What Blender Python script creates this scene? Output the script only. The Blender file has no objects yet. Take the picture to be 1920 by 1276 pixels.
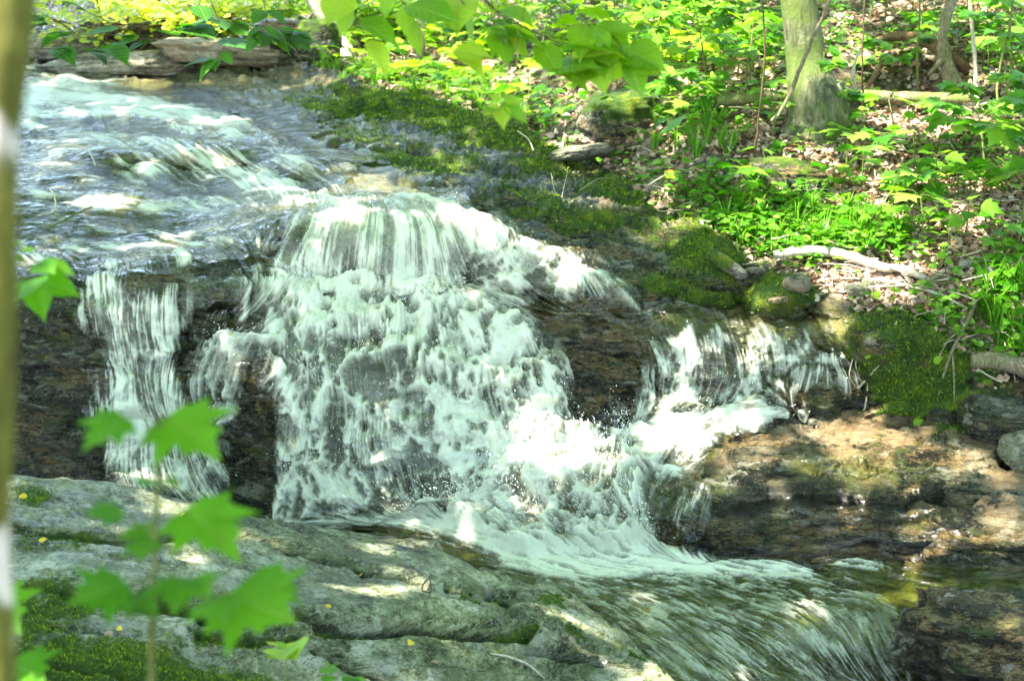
import bpy, math, random
import numpy as np
random.seed(7)
rng = np.random.default_rng(7)
S = bpy.context.scene
COL = S.collection
# ------------------------------------------------------------------ camera model (metres, +Y away from the camera)
FP = 2788.0
PITCH = math.radians(15)
CP, SP = math.cos(PITCH), math.sin(PITCH)
CAMZ = 2.6
SUN = np.array([-0.46, -0.26, 0.85]); SUN /= np.linalg.norm(SUN)

def P(u, v, Y):
    u, v, Y = np.broadcast_arrays(np.asarray(u, float), np.asarray(v, float), np.asarray(Y, float))
    x = (u - 960) / FP; y = (638 - v) / FP
    t = Y / (CP + y * SP)
    return np.stack([x * t, Y, CAMZ + t * (-SP + y * CP)], -1)

def tanv(v):
    y = (638 - np.asarray(v, float)) / FP
    return (SP - y * CP) / (CP + y * SP)

def proj(p):
    p = np.asarray(p, float)
    d = p - np.array([0, 0, CAMZ])
    zf = d[..., 1] * CP - d[..., 2] * SP
    yu = d[..., 1] * SP + d[..., 2] * CP
    return 960 + FP * d[..., 0] / zf, 638 - FP * yu / zf

# ------------------------------------------------------------------ noise
_perm = rng.permutation(256)
_perm = np.concatenate([_perm, _perm, _perm])
_g = rng.normal(size=(256, 3)); _g /= np.linalg.norm(_g, axis=1)[:, None]

def pn(p):
    i = np.floor(p).astype(np.int64); f = p - i; i &= 255
    w = f * f * f * (f * (f * 6 - 15) + 10)
    r = 0
    for dx in (0, 1):
        for dy in (0, 1):
            for dz in (0, 1):
                h = _perm[_perm[_perm[(i[:, 0] + dx) & 255] + ((i[:, 1] + dy) & 255)] + ((i[:, 2] + dz) & 255)]
                g = _g[h]
                d = g[:, 0] * (f[:, 0] - dx) + g[:, 1] * (f[:, 1] - dy) + g[:, 2] * (f[:, 2] - dz)
                r = r + d * (w[:, 0] if dx else 1 - w[:, 0]) * (w[:, 1] if dy else 1 - w[:, 1]) * (w[:, 2] if dz else 1 - w[:, 2])
    return r * 1.6

def fbm(p, o=4, ridge=False, gain=0.5):
    s = 0; a = 1.0; q = np.array(p, float); t = 0
    for k in range(o):
        n = pn(q)
        if ridge: n = 1 - 2 * np.abs(n)
        s = s + a * n; t += a
        a *= gain; q = q * 2.03 + 11.7
    return s / t

def sst(a, b, x):
    t = np.clip((x - a) / (b - a), 0, 1)
    return t * t * (3 - 2 * t)

def rbf(pts, vals, su=100., sv=60., c=.35):
    pts = np.asarray(pts, float) / [su, sv]
    vals = np.asarray(vals, float)
    n = len(pts)
    d = np.sqrt(((pts[:, None] - pts[None]) ** 2).sum(-1) + c * c)
    A = np.zeros((n + 3, n + 3)); A[:n, :n] = d + np.eye(n) * -1e-3
    A[:n, n] = 1; A[:n, n + 1:] = pts; A[n:, :n] = A[:n, n:].T
    b = np.zeros((n + 3,) + vals.shape[1:]); b[:n] = vals
    w = np.linalg.solve(A, b)
    def f(u, v):
        sh = np.shape(u); q = np.stack([np.ravel(u) / su, np.ravel(v) / sv], -1)
        out = []
        for k in range(0, len(q), 40000):
            z = q[k:k + 40000]
            dd = np.sqrt((z[:, 0:1] - pts[None, :, 0]) ** 2 + (z[:, 1:2] - pts[None, :, 1]) ** 2 + c * c)
            out.append(dd @ w[:n] + w[n] + z @ w[n + 1:])
        return np.concatenate(out).reshape(sh + vals.shape[1:])
    return f

def psd(U, V, poly):
    poly = np.asarray(poly, float)
    d2 = np.full(U.shape, 1e12); ins = np.zeros(U.shape, bool)
    for i in range(len(poly)):
        a = poly[i]; b = poly[(i + 1) % len(poly)]
        e = b - a; wx = U - a[0]; wy = V - a[1]
        t = np.clip((wx * e[0] + wy * e[1]) / max(e @ e, 1e-9), 0, 1)
        d2 = np.minimum(d2, (wx - e[0] * t) ** 2 + (wy - e[1] * t) ** 2)
        if a[1] != b[1]:
            c = ((a[1] > V) != (b[1] > V)) & (U < (b[0] - a[0]) * (V - a[1]) / (b[1] - a[1]) + a[0])
            ins ^= c
    return np.where(ins, 1, -1) * np.sqrt(d2)

def soft(U, V, poly, s):
    return sst(-s, s, psd(U, V, poly))

def blobs(U, V, L):
    m = np.zeros(U.shape)
    for b in L:
        u, v, ru, rv = b[:4]; val = b[4] if len(b) > 4 else 1.; an = math.radians(b[5]) if len(b) > 5 else 0
        du = (U - u) * math.cos(an) + (V - v) * math.sin(an); dv = -(U - u) * math.sin(an) + (V - v) * math.cos(an)
        m = np.maximum(m, val * sst(1.6, .25, np.sqrt((du / ru) ** 2 + (dv / rv) ** 2)))
    return m

# ------------------------------------------------------------------ mesh + object helpers
def mesh(name, co, faces=None, quads=None, tris=None, attrs=None, smooth=True, midx=None):
    me = bpy.data.meshes.new(name)
    co = np.ascontiguousarray(co, np.float32)
    if faces is not None:
        me.from_pydata(co.tolist(), [], faces)
    else:
        L = []
        if quads is not None and len(quads): L.append((np.asarray(quads, np.int32), 4))
        if tris is not None and len(tris): L.append((np.asarray(tris, np.int32), 3))
        me.vertices.add(len(co)); me.vertices.foreach_set('co', co.ravel())
        idx = np.concatenate([a.ravel() for a, _ in L]); tot = np.concatenate([np.full(len(a), k, np.int32) for a, k in L])
        st = np.concatenate([[0], np.cumsum(tot)[:-1]]).astype(np.int32)
        me.loops.add(len(idx)); me.loops.foreach_set('vertex_index', idx.astype(np.int32))
        me.polygons.add(len(tot)); me.polygons.foreach_set('loop_start', st); me.polygons.foreach_set('loop_total', tot.astype(np.int32))
        me.update(calc_edges=True)
    if smooth: me.polygons.foreach_set('use_smooth', np.ones(len(me.polygons), bool))
    if midx is not None: me.polygons.foreach_set('material_index', np.asarray(midx, np.int32))
    for k, a in (attrs or {}).items():
        t = me.attributes.new(k, 'FLOAT', 'POINT'); t.data.foreach_set('value', np.ascontiguousarray(a, np.float32).ravel())
    me.update()
    return me

def link(name, me, mats, parent=None, loc=None):
    o = bpy.data.objects.new(name, me); COL.objects.link(o)
    if me is not None:
        for m in (mats if isinstance(mats, (list, tuple)) else [mats]): me.materials.append(m)
    if parent: o.parent = parent
    if loc is not None: o.location = loc
    return o

def tag(o, label=None, cat=None, group=None, kind=None):
    if label: o['label'] = label
    if cat: o['category'] = cat
    if group: o['group'] = group
    if kind: o['kind'] = kind
    return o

def thing(name, label, cat, loc, group=None):
    o = bpy.data.objects.new(name, None); COL.objects.link(o); o.location = loc; o.empty_display_size = .05
    return tag(o, label, cat, group)

class MB:
    def __init__(s): s.v = []; s.q = []; s.t = []; s.n = 0; s.mq = []; s.mt = []; s.h = []; s.l = []
    def add(s, v, q=None, t=None, m=0, h=None, l=None):
        v = np.asarray(v, float).reshape(-1, 3)
        if q is not None and len(q): s.q.append(np.asarray(q) + s.n); s.mq.append(np.full(len(q), m))
        if t is not None and len(t): s.t.append(np.asarray(t) + s.n); s.mt.append(np.full(len(t), m))
        s.v.append(v); s.h.append(np.full(len(v), rng.random()) if h is None else np.asarray(h, float)); s.l.append(np.zeros((len(v), 2)) if l is None else l); s.n += len(v)
    def tube(s, pts, rad, seg=8, m=0, rough=0., cap=True, ns=3., squash=None):
        pts = np.asarray(pts, float); n = len(pts); rad = np.broadcast_to(np.asarray(rad, float), (n,))
        tg = np.gradient(pts, axis=0); tg /= np.linalg.norm(tg, axis=1)[:, None] + 1e-9
        ref = np.array([0., 0, 1]) if abs(tg[:, 2]).mean() < .8 else np.array([1., 0, 0])
        a = np.cross(tg, ref); a /= np.linalg.norm(a, axis=1)[:, None] + 1e-9; b = np.cross(tg, a)
        th = np.linspace(0, 2 * np.pi, seg, endpoint=False)
        ring = a[:, None] * np.cos(th)[None, :, None] + b[:, None] * np.sin(th)[None, :, None]
        R = rad[:, None] * np.ones(seg)
        if rough:
            q = (pts[:, None] + ring * rad[:, None, None])
            R = R * (1 + rough * fbm((q * ns / max(rad.mean() * 6, 1e-4)).reshape(-1, 3), 3).reshape(n, seg))
        v = pts[:, None] + ring * R[..., None]
        i = np.arange(n - 1)[:, None] * seg; j = np.arange(seg)[None]; k = (j + 1) % seg
        q = np.stack([i + j, i + k, i + seg + k, i + seg + j], -1).reshape(-1, 4)
        v = v.reshape(-1, 3); t = []
        if cap:
            v = np.concatenate([v, pts[:1], pts[-1:]])
            t = [(n * seg, (k_ + 1) % seg, k_) for k_ in range(seg)] + [(n * seg + 1, (n - 1) * seg + k_, (n - 1) * seg + (k_ + 1) % seg) for k_ in range(seg)]
        s.add(v, q, t, m)
    def build(s, name, mats, parent=None, smooth=True, loc=None):
        q = np.concatenate(s.q) if s.q else None; t = np.concatenate(s.t) if s.t else None
        mi = np.concatenate([x for x in s.mq + s.mt])
        me = mesh(name, np.concatenate(s.v), quads=q, tris=t, midx=mi, smooth=smooth, attrs={'hue': np.concatenate(s.h), **({'lx': np.concatenate(s.l)[:, 0], 'ly': np.concatenate(s.l)[:, 1]} if any(a.any() for a in s.l) else {})})
        return link(name, me, mats, parent, loc)

def spline(pts, n):
    pts = np.asarray(pts, float); k = len(pts)
    if k == 2: return pts[0] + (pts[1] - pts[0]) * np.linspace(0, 1, n)[:, None]
    t = np.linspace(0, k - 1 - 1e-6, n); i = t.astype(int); f = (t - i)[:, None]
    g = lambda j: pts[np.clip(j, 0, k - 1)]
    p0, p1, p2, p3 = g(i - 1), g(i), g(i + 1), g(i + 2)
    return .5 * (2 * p1 + (p2 - p0) * f + (2 * p0 - 5 * p1 + 4 * p2 - p3) * f ** 2 + (3 * p1 - p0 - 3 * p2 + p3) * f ** 3)

# ------------------------------------------------------------------ leaf shapes: base at origin, length 1 along +y
def _fan(out, fold):
    out = np.array(out, float)
    v = np.zeros((len(out) + 1, 3)); v[1:, :2] = out; v[0] = (0, .38, 0)
    v[:, 2] = fold * np.abs(v[:, 0]) - .22 * (v[:, 1] - .3) ** 2 - .12 * v[:, 0] ** 2
    n = len(out)
    return v, np.array([(0, 1 + i, 1 + (i + 1) % n) for i in range(n)])
_half = [(.05, .02), (.3, .04), (.36, .12), (.62, .22), (.44, .36), (.58, .52), (.72, .66), (.46, .62), (.27, .58), (.32, .78), (.16, .8)]
MAPLE = _fan([(0, 0)] + _half + [(0, 1.08)] + [(-a, b) for a, b in _half[::-1]], .12)
_ov = [(.1, .03), (.25, .15), (.34, .32), (.35, .5), (.27, .68), (.15, .84), (.06, .94)]
OVATE = _fan([(0, 0)] + _ov + [(0, 1.08)] + [(-a, b) for a, b in _ov[::-1]], .18)
_sm = [(.28, .2), (.36, .48), (.2, .8)]
SMALL = _fan([(0, 0)] + _sm + [(0, 1.05)] + [(-a, b) for a, b in _sm[::-1]], .2)
_m2 = [(.34, .1), (.5, .3), (.3, .38), (.55, .68), (.22, .62)]
MAPLE2 = _fan([(0, 0)] + _m2 + [(0, 1.05)] + [(-a, b) for a, b in _m2[::-1]], .15)

def unit(a): return a / (np.linalg.norm(a, axis=-1, keepdims=True) + 1e-9)

def leaves(mb, pos, d, nrm, size, kind, m=0, curl=0.25):
    pos = np.asarray(pos, float).reshape(-1, 3); M = len(pos)
    if not M: return
    d = unit(np.broadcast_to(np.asarray(d, float), (M, 3))); nrm = np.broadcast_to(np.asarray(nrm, float), (M, 3))
    x = unit(np.cross(d, nrm)); z = np.cross(x, d); size = np.broadcast_to(np.asarray(size, float), (M,))
    V, T = kind; nv = len(V)
    k = 1 + rng.uniform(-1, 1, M) * curl * 2; wx = rng.uniform(.85, 1.12, M)
    tw = rng.uniform(-.25, .25, M)
    lv = (x[:, None] * (V[None, :, 0:1] * wx[:, None, None]) + d[:, None] * V[None, :, 1:2]
          + z[:, None] * (V[None, :, 2] * k[:, None] + V[None, :, 0] * V[None, :, 1] * tw[:, None])[..., None]) * size[:, None, None]
    v = pos[:, None] + lv
    t = (T[None] + (np.arange(M) * nv)[:, None, None]).reshape(-1, 3)
    mb.add(v.reshape(-1, 3), None, t, m, np.repeat(rng.random(M), nv), np.tile(V[:, :2], (M, 1)))

def rdir(M, up=0.):
    a = rng.uniform(0, 2 * np.pi, M)
    return np.stack([np.cos(a), np.sin(a), np.full(M, 0.) + up], -1)
# ------------------------------------------------------------------ materials (all node based)
class NT:
    def __init__(s, name):
        s.m = bpy.data.materials.new(name); s.m.use_nodes = True; s.t = s.m.node_tree; s.t.nodes.clear()
        s.out = s.t.nodes.new('ShaderNodeOutputMaterial')
    def n(s, typ, ins=None, **kw):
        x = s.t.nodes.new('ShaderNode' + typ)
        for k, v in kw.items(): setattr(x, k, v)
        for k, v in (ins or {}).items(): s.set(x.inputs[k], v)
        return x
    def set(s, sock, v):
        if isinstance(v, bpy.types.NodeSocket): s.t.links.new(v, sock)
        elif isinstance(v, (tuple, list)) and sock.type == 'RGBA' and len(v) == 3: sock.default_value = (*v, 1)
        else: sock.default_value = v
    def attr(s, name): return s.n('Attribute', attribute_name=name).outputs['Fac']
    def pos(s): return s.n('NewGeometry').outputs['Position']
    def obj(s): return s.n('TexCoord').outputs['Object']
    def mapv(s, vec, scale=(1, 1, 1), rot=(0, 0, 0), loc=(0, 0, 0)):
        return s.n('Mapping', {'Vector': vec, 'Scale': scale, 'Rotation': rot, 'Location': loc}).outputs[0]
    def noise(s, vec, sc, det=4, rough=.55, dist=0.):
        return s.n('TexNoise', {'Vector': vec, 'Scale': sc, 'Detail': det, 'Roughness': rough, 'Distortion': dist}).outputs['Fac']
    def voro(s, vec, sc, out='Color', **kw):
        return s.n('TexVoronoi', {'Vector': vec, 'Scale': sc}, **kw).outputs[out]
    def math(s, op, a, b=0., c=0., clamp=False):
        x = s.n('Math', operation=op, use_clamp=clamp); s.set(x.inputs[0], a); s.set(x.inputs[1], b)
        if op in ('MULTIPLY_ADD', 'SMOOTH_MIN'): s.set(x.inputs[2], c)
        return x.outputs[0]
    def rng(s, x, a, b, c=0., d=1.):
        return s.n('MapRange', {'Value': x, 'From Min': a, 'From Max': b, 'To Min': c, 'To Max': d}, interpolation_type='SMOOTHSTEP').outputs[0]
    def ramp(s, f, stops):
        x = s.n('ValToRGB', {'Fac': f}); e = x.color_ramp.elements
        while len(e) < len(stops): e.new(.5)
        for i, (p, c) in enumerate(stops): e[i].position = p; e[i].color = (*c, 1)
        return x.outputs['Color']
    def mix(s, f, a, b, mode='MIX'):
        x = s.n('Mix', data_type='RGBA', blend_type=mode); s.set(x.inputs[0], f); s.set(x.inputs[6], a); s.set(x.inputs[7], b)
        return x.outputs[2]
    def bump(s, h, st=.5, d=.02, nrm=None):
        i = {'Height': h, 'Strength': st, 'Distance': d}
        if nrm is not None: i['Normal'] = nrm
        return s.n('Bump', i).outputs[0]
    def pbr(s, col, rough=.6, nrm=None, spec=.5, **kw):
        i = {'Base Color': col, 'Roughness': rough, 'Specular IOR Level': spec}
        if nrm is not None: i['Normal'] = nrm
        i.update(kw)
        return s.n('BsdfPrincipled', i).outputs[0]
    def mixs(s, f, a, b):
        x = s.n('MixShader'); s.set(x.inputs[0], f); s.set(x.inputs[1], a); s.set(x.inputs[2], b); return x.outputs[0]
    def end(s, sh): s.set(s.out.inputs['Surface'], sh); return s.m

ROT = (math.radians(38), math.radians(-8), math.radians(6))
def moss_col(k, p):
    n = k.noise(p, 9, 5, .7)
    f = k.noise(p, 90, 3, .7)
    c = k.ramp(n, [(.3, (.016, .05, .004)), (.5, (.07, .16, .008)), (.66, (.25, .33, .015))])
    return k.mix(k.rng(f, .3, .7), k.mix(.55, c, (.004, .012, .002)), c), f

def rock_mat(name, dark, mid, pale, pale2, rust, tan_amt=.5, wetty=.35, lichen=0., patchy=0, an=4.2):
    k = NT(name); p = k.pos()
    ps = k.mapv(p, (1.0, 1.2, an), ROT)
    s1 = k.noise(ps, 2.6, 8, .68, .6)
    s2 = k.noise(k.mapv(p, (1.8, 2.2, 2.1 * an), ROT), 4, 7, .74, .8)
    s3 = k.noise(k.mapv(p, (3, 3.6, 3.3 * an), ROT), 7, 6, .78, .9)
    big = k.noise(p, 1.1, 4, .6)
    fine = k.noise(p, 70, 5, .8)
    gr = k.noise(p, 16, 7, .75)
    val = k.math('ADD', k.math('MULTIPLY', s1, .34), k.math('MULTIPLY', s2, .24))
    val = k.math('ADD', val, k.math('MULTIPLY', s3, .2)); val = k.math('ADD', val, k.math('MULTIPLY', gr, .22))
    c = k.ramp(val, [(.44, dark), (.482, mid), (.52, pale), (.565, pale2)])
    c = k.mix(k.math('MULTIPLY', k.rng(big, .5, .66), tan_amt), c, k.mix(1., c, rust, 'MULTIPLY'))
    c = k.mix(k.math('MULTIPLY', k.rng(fine, .53, .66), .7), c, pale2)
    c = k.mix(k.math('MULTIPLY', k.rng(fine, .46, .34), .75), c, dark)
    c = k.mix(k.math('MULTIPLY', k.rng(s3, .43, .36), .8), c, dark)
    if lichen:
        l = k.noise(p, 5, 8, .72); c = k.mix(k.math('MULTIPLY', k.rng(l, .54, .64), lichen), c, (.5, .52, .44))
        l2 = k.noise(k.mapv(p, loc=(7, 3, 1)), 3.2, 7, .7); c = k.mix(k.math('MULTIPLY', k.rng(l2, .52, .62), .6), c, (.2, .24, .1))
    if patchy:
        pa = k.mapv(p, (1, 1.2, 2.2), ROT); brk = k.math('MULTIPLY', k.math('SUBTRACT', gr, .5), .5)
        def msk(off, sc, a, b): return k.rng(k.math('ADD', k.noise(k.mapv(pa, loc=off), sc, 7, .68, .8), brk), a, b)
        c = k.mix(k.math('MULTIPLY', msk((3, 1, 7), 2.6, .5, .56), .85), c, k.mix(k.rng(s2, .42, .56), (.012, .018, .004), (.085, .115, .022)))
        c = k.mix(k.math('MULTIPLY', msk((13, 5, 2), 2.2, .52, .58), .85), c, k.mix(k.rng(s3, .42, .56), (.06, .035, .012), (.36, .25, .11)))
        c = k.mix(k.math('MULTIPLY', msk((23, 9, 4), 3.4, .56, .61), .9), c, (.006, .007, .005))
        c = k.mix(k.math('MULTIPLY', msk((33, 2, 8), 4.5, .58, .62), .8), c, (.36, .36, .31))
    wet = k.attr('wet')
    c = k.mix(k.math('MULTIPLY', wet, .55), c, k.mix(1., c, (.4, .42, .33), 'MULTIPLY'))
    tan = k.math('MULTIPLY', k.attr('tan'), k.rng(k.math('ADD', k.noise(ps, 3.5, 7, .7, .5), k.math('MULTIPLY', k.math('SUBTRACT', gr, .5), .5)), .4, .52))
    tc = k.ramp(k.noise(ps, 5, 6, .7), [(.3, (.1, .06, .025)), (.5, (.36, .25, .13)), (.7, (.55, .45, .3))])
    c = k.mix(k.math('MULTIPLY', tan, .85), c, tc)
    bedc = k.ramp(k.noise(p, 9, 6, .7), [(.35, (.07, .08, .02)), (.5, (.2, .21, .06)), (.65, (.38, .33, .13))])
    c = k.mix(k.math('MULTIPLY', k.attr('bed'), .8), c, bedc)
    # soil with matted leaf litter
    soil = k.attr('soil')
    vc = k.voro(k.mapv(p, (1, 1, 1.5)), 26, 'Color'); vs = k.n('SeparateColor', {'Color': vc}).outputs[0]
    sc = k.ramp(vs, [(0, (.05, .03, .018)), (.3, (.2, .12, .075)), (.65, (.42, .3, .22)), (1, (.6, .47, .38))])
    sn = k.noise(p, 3, 5, .65)
    sc = k.mix(k.rng(sn, .55, .42), sc, (.035, .024, .012))
    c = k.mix(soil, c, sc)
    c = k.mix(k.math('MULTIPLY', k.rng(k.math('ADD', k.attr('moss_shade'), k.math('MULTIPLY', k.math('SUBTRACT', gr, .5), 1.2)), .35, .7), .9), c, (.012, .016, .005))  # dark moss in cracks, plus recess shade painted into the colour
    mc, mf = moss_col(k, p)
    mn = k.math('ADD', k.math('MULTIPLY', k.noise(p, 7, 7, .75), .6), k.math('MULTIPLY', s1, .4))
    ms = k.math('ADD', k.math('MULTIPLY', k.attr('moss'), .8), k.math('MULTIPLY', k.math('SUBTRACT', mn, .5), 3.2))
    mfac = k.math('MULTIPLY', k.rng(ms, .42, .62), k.rng(k.attr('moss'), .03, .2))
    c = k.mix(mfac, c, mc)
    h = k.math('ADD', k.math('MULTIPLY', s1, .8), k.math('MULTIPLY', s2, .6))
    h = k.math('ADD', h, k.math('ADD', k.math('MULTIPLY', s3, .5), k.math('MULTIPLY', gr, .6)))
    h = k.math('ADD', h, k.math('MULTIPLY', fine, .3))
    h = k.math('ADD', h, k.math('MULTIPLY', k.math('MULTIPLY', mf, mfac), .6))
    h = k.math('ADD', h, k.math('MULTIPLY', k.math('MULTIPLY', vs, soil), .5))
    nb = k.bump(h, 1., .06)
    rg = k.rng(wet, 0, 1, .6, .12)
    rg = k.mix(mfac, rg, (.9, .9, .9)); rg = k.mix(soil, rg, (.85, .85, .85))
    rg = k.math('ADD', rg, k.math('MULTIPLY', k.math('SUBTRACT', fine, .5), wetty))
    nc_ = k.bump(k.math('ADD', k.math('MULTIPLY', gr, .9), k.math('MULTIPLY', s3, .8)), 1., .03)
    cw = k.math('MULTIPLY', k.math('MULTIPLY', k.rng(wet, .2, .8), k.math('SUBTRACT', 1., mfac)), .45)
    return k.end(k.pbr(c, rg, nb, .4, **{'Coat Weight': cw, 'Coat Roughness': .14, 'Coat Normal': nc_}))

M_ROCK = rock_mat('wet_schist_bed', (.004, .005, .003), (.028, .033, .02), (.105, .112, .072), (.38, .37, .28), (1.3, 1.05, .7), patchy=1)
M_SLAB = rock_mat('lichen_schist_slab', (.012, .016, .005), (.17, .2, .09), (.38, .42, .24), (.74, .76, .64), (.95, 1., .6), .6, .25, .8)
M_STONE = rock_mat('pale_stone', (.05, .05, .035), (.2, .19, .14), (.36, .34, .27), (.6, .58, .5), (1.2, 1., .75), .4, .2, .3, an=1.7)
M_DARK = rock_mat('dark_brown_stone', (.006, .005, .002), (.03, .024, .01), (.085, .07, .035), (.2, .17, .1), (1.5, 1., .5), patchy=1)

def leaf_mat(name, a, b, c, tr=.5, gl=.35, tv=(1.35, 1.4, .5), vein=0):
    k = NT(name); h = k.attr('hue'); n = k.noise(k.obj(), 30, 3)
    col = k.ramp(k.math('ADD', h, k.math('MULTIPLY', k.math('SUBTRACT', n, .5), .25)), [(.05, a), (.5, b), (.95, c)])
    nb = k.bump(k.noise(k.obj(), 160, 2), .25, .003)
    if vein:
        ax = k.math('ABSOLUTE', k.attr('lx')); ly = k.attr('ly')
        f = k.math('FRACT', k.math('SUBTRACT', k.math('MULTIPLY', ly, 7.), k.math('MULTIPLY', ax, 6.)))
        vn = k.math('MAXIMUM', k.rng(ax, .022, .008), k.math('MULTIPLY', k.rng(k.math('ABSOLUTE', k.math('SUBTRACT', f, .5)), .09, .03), .6))
        bl = k.rng(k.noise(k.obj(), 45, 5, .7), .58, .7)
        col = k.mix(k.math('MULTIPLY', k.rng(k.noise(k.obj(), 18, 3), .4, .65), .45), col, k.mix(1., col, (.6, .68, .5), 'MULTIPLY'))
        col = k.mix(k.math('MULTIPLY', vn, vein), col, (.4, .5, .12)); col = k.mix(k.math('MULTIPLY', bl, .35), col, (.2, .2, .03))
        nb = k.bump(k.math('SUBTRACT', 0., k.math('ADD', vn, k.math('MULTIPLY', k.math('ABSOLUTE', k.math('SUBTRACT', f, .5)), -.8))), .6, .004, nb)
    d = k.pbr(col, gl, nb, .45)
    t = k.n('BsdfTranslucent', {'Color': k.mix(1., col, (*tv, 1), 'MULTIPLY')}).outputs[0]
    return k.end(k.mixs(tr, d, t))
M_LEAF = leaf_mat('spring_leaf', (.04, .16, .012), (.1, .28, .022), (.24, .43, .06))
M_LEAFY = leaf_mat('backlit_leaf', (.14, .34, .012), (.26, .46, .02), (.44, .6, .05), .55, vein=.5)
M_LEAFV = leaf_mat('vivid_maple_leaf', (.05, .23, .004), (.08, .3, .006), (.12, .36, .01), .58, .5, vein=.3)
M_LEAFD = leaf_mat('deep_green_leaf', (.02, .1, .012), (.04, .17, .02), (.07, .24, .03), .5, vein=.3)
M_LEAFP = leaf_mat('yellow_green_leaf', (.34, .46, .03), (.5, .58, .06), (.66, .68, .12), .5)
M_GRASS = leaf_mat('grass_blade', (.03, .16, .01), (.07, .27, .015), (.16, .36, .03), .45, .4)
M_MOSS = leaf_mat('moss_tuft', (.02, .075, .004), (.09, .19, .008), (.3, .38, .018), .35, .8)
M_LITTER = leaf_mat('dry_leaf', (.14, .075, .04), (.34, .22, .15), (.55, .43, .34), .15, .5, (1, .9, .7))
M_YLEAF = leaf_mat('fallen_leaf', (.55, .36, .02), (.6, .45, .04), (.6, .5, .06), .2, .5)
M_SHADE_CANOPY = leaf_mat('shade_canopy_leaf', (.14, .3, .06), (.2, .38, .08), (.26, .45, .1), .62, .5, (1.5, 1.4, .9))

def bark_mat(name, dark, mid, pale, mossc, mamt, sc=1., patch=None):
    k = NT(name); p = k.obj()
    f = k.noise(k.mapv(p, (8 * sc, 8 * sc, 1.6 * sc)), 3, 7, .7, .4); g = k.noise(p, 14 * sc, 6, .7); b = k.noise(p, 2.6 * sc, 5, .65)
    c = k.ramp(f, [(.32, dark), (.5, mid), (.7, pale)])
    c = k.mix(k.rng(g, .5, .72), c, pale)
    c = k.mix(k.math('MULTIPLY', k.rng(b, .4, .6), mamt), c, k.mix(k.noise(p, 30 * sc), mossc, k.mix(.5, mossc, (.01, .02, .003))))
    if patch: c = k.mix(k.rng(k.noise(k.mapv(p, (1, 1, .8), loc=(3, 8, 2)), 4.5 * sc, 3, .5), patch[0], patch[0] + .05), c, patch[1])
    h = k.math('ADD', f, k.math('MULTIPLY', g, .5))
    return k.end(k.pbr(c, .8, k.bump(h, .9, .03 / sc), .3))
M_BARK = bark_mat('mossy_bark', (.025, .027, .014), (.085, .095, .045), (.2, .21, .13), (.1, .15, .025), .9, 1.6)
M_BARKF = bark_mat('near_bark', (.025, .02, .006), (.12, .1, .016), (.24, .21, .04), (.16, .17, .015), .6, 2.5, (.57, (.72, .62, .52)))  # pale patches paint blurred sun spots into the bark colour
M_BIRCH = bark_mat('pale_bark', (.16, .13, .1), (.4, .35, .28), (.62, .57, .5), (.16, .2, .04), .25, 3.)
M_DEAD = bark_mat('dead_wood', (.05, .035, .022), (.17, .13, .085), (.34, .29, .22), (.09, .13, .02), .45, 4.)
M_RED = bark_mat('rotten_red_wood', (.04, .02, .012), (.14, .065, .035), (.28, .16, .1), (.08, .1, .02), .3, 4.)
M_TWIG = bark_mat('bleached_twig', (.2, .16, .11), (.42, .37, .28), (.62, .57, .46), (.3, .3, .15), .2, 8.)
M_STEM = bark_mat('green_stem', (.05, .07, .015), (.11, .14, .03), (.2, .22, .08), (.08, .14, .02), .4, 8.)
M_BROWN = bark_mat('brown_stem', (.03, .018, .01), (.085, .05, .03), (.18, .12, .08), (.06, .08, .02), .3, 8.)

def water_mat(name, tint, foamc):
    k = NT(name); p = k.pos()
    foam = k.attr('foam')
    r1 = k.noise(k.mapv(p, (9, 20, 20)), 1.6, 5, .65, .8); r2 = k.attr('ripple')
    nb = k.bump(k.math('ADD', k.math('MULTIPLY', r1, .3), k.math('MULTIPLY', r2, 1.)), .7, .02)
    r3 = k.noise(k.mapv(p, (2.2, 5, 5)), 1.7, 4, .6, .6); nb = k.bump(r3, .8, .07, nb)
    fr = k.n('Fresnel', {'IOR': 1.33, 'Normal': nb}).outputs[0]
    film = k.mixs(k.math('MULTIPLY_ADD', fr, 1.0, .02, True), k.n('BsdfTransparent', {'Color': tint}).outputs[0],
                  k.n('BsdfGlossy', {'Color': (1, .99, .9), 'Roughness': .09, 'Normal': nb}).outputs[0])
    fn = k.noise(p, 55, 4, .7)
    a = k.math('ADD', foam, k.math('MULTIPLY', k.math('SUBTRACT', fn, .5), k.math('MULTIPLY', k.math('MULTIPLY', foam, k.math('SUBTRACT', 1., foam)), 2.3)), clamp=True)
    fb = k.bump(k.math('ADD', k.math('MULTIPLY', fn, .5), foam), .5, .025)
    fd = k.mixs(.3, k.pbr(foamc, .35, fb, .4), k.n('BsdfTranslucent', {'Color': foamc, 'Normal': fb}).outputs[0])
    return k.end(k.mixs(a, film, fd))
M_WATER = water_mat('stream_water', (.82, .86, .7), (.85, .89, .74))
M_POOL = water_mat('pool_water', (.78, .84, .5), (.83, .89, .71))
k = NT('spray_drop'); M_SPRAY = k.end(k.mixs(.25, k.pbr((.86, .9, .86), .2, None, .5), k.n('BsdfTranslucent', {'Color': (.9, .93, .9)}).outputs[0]))
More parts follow.
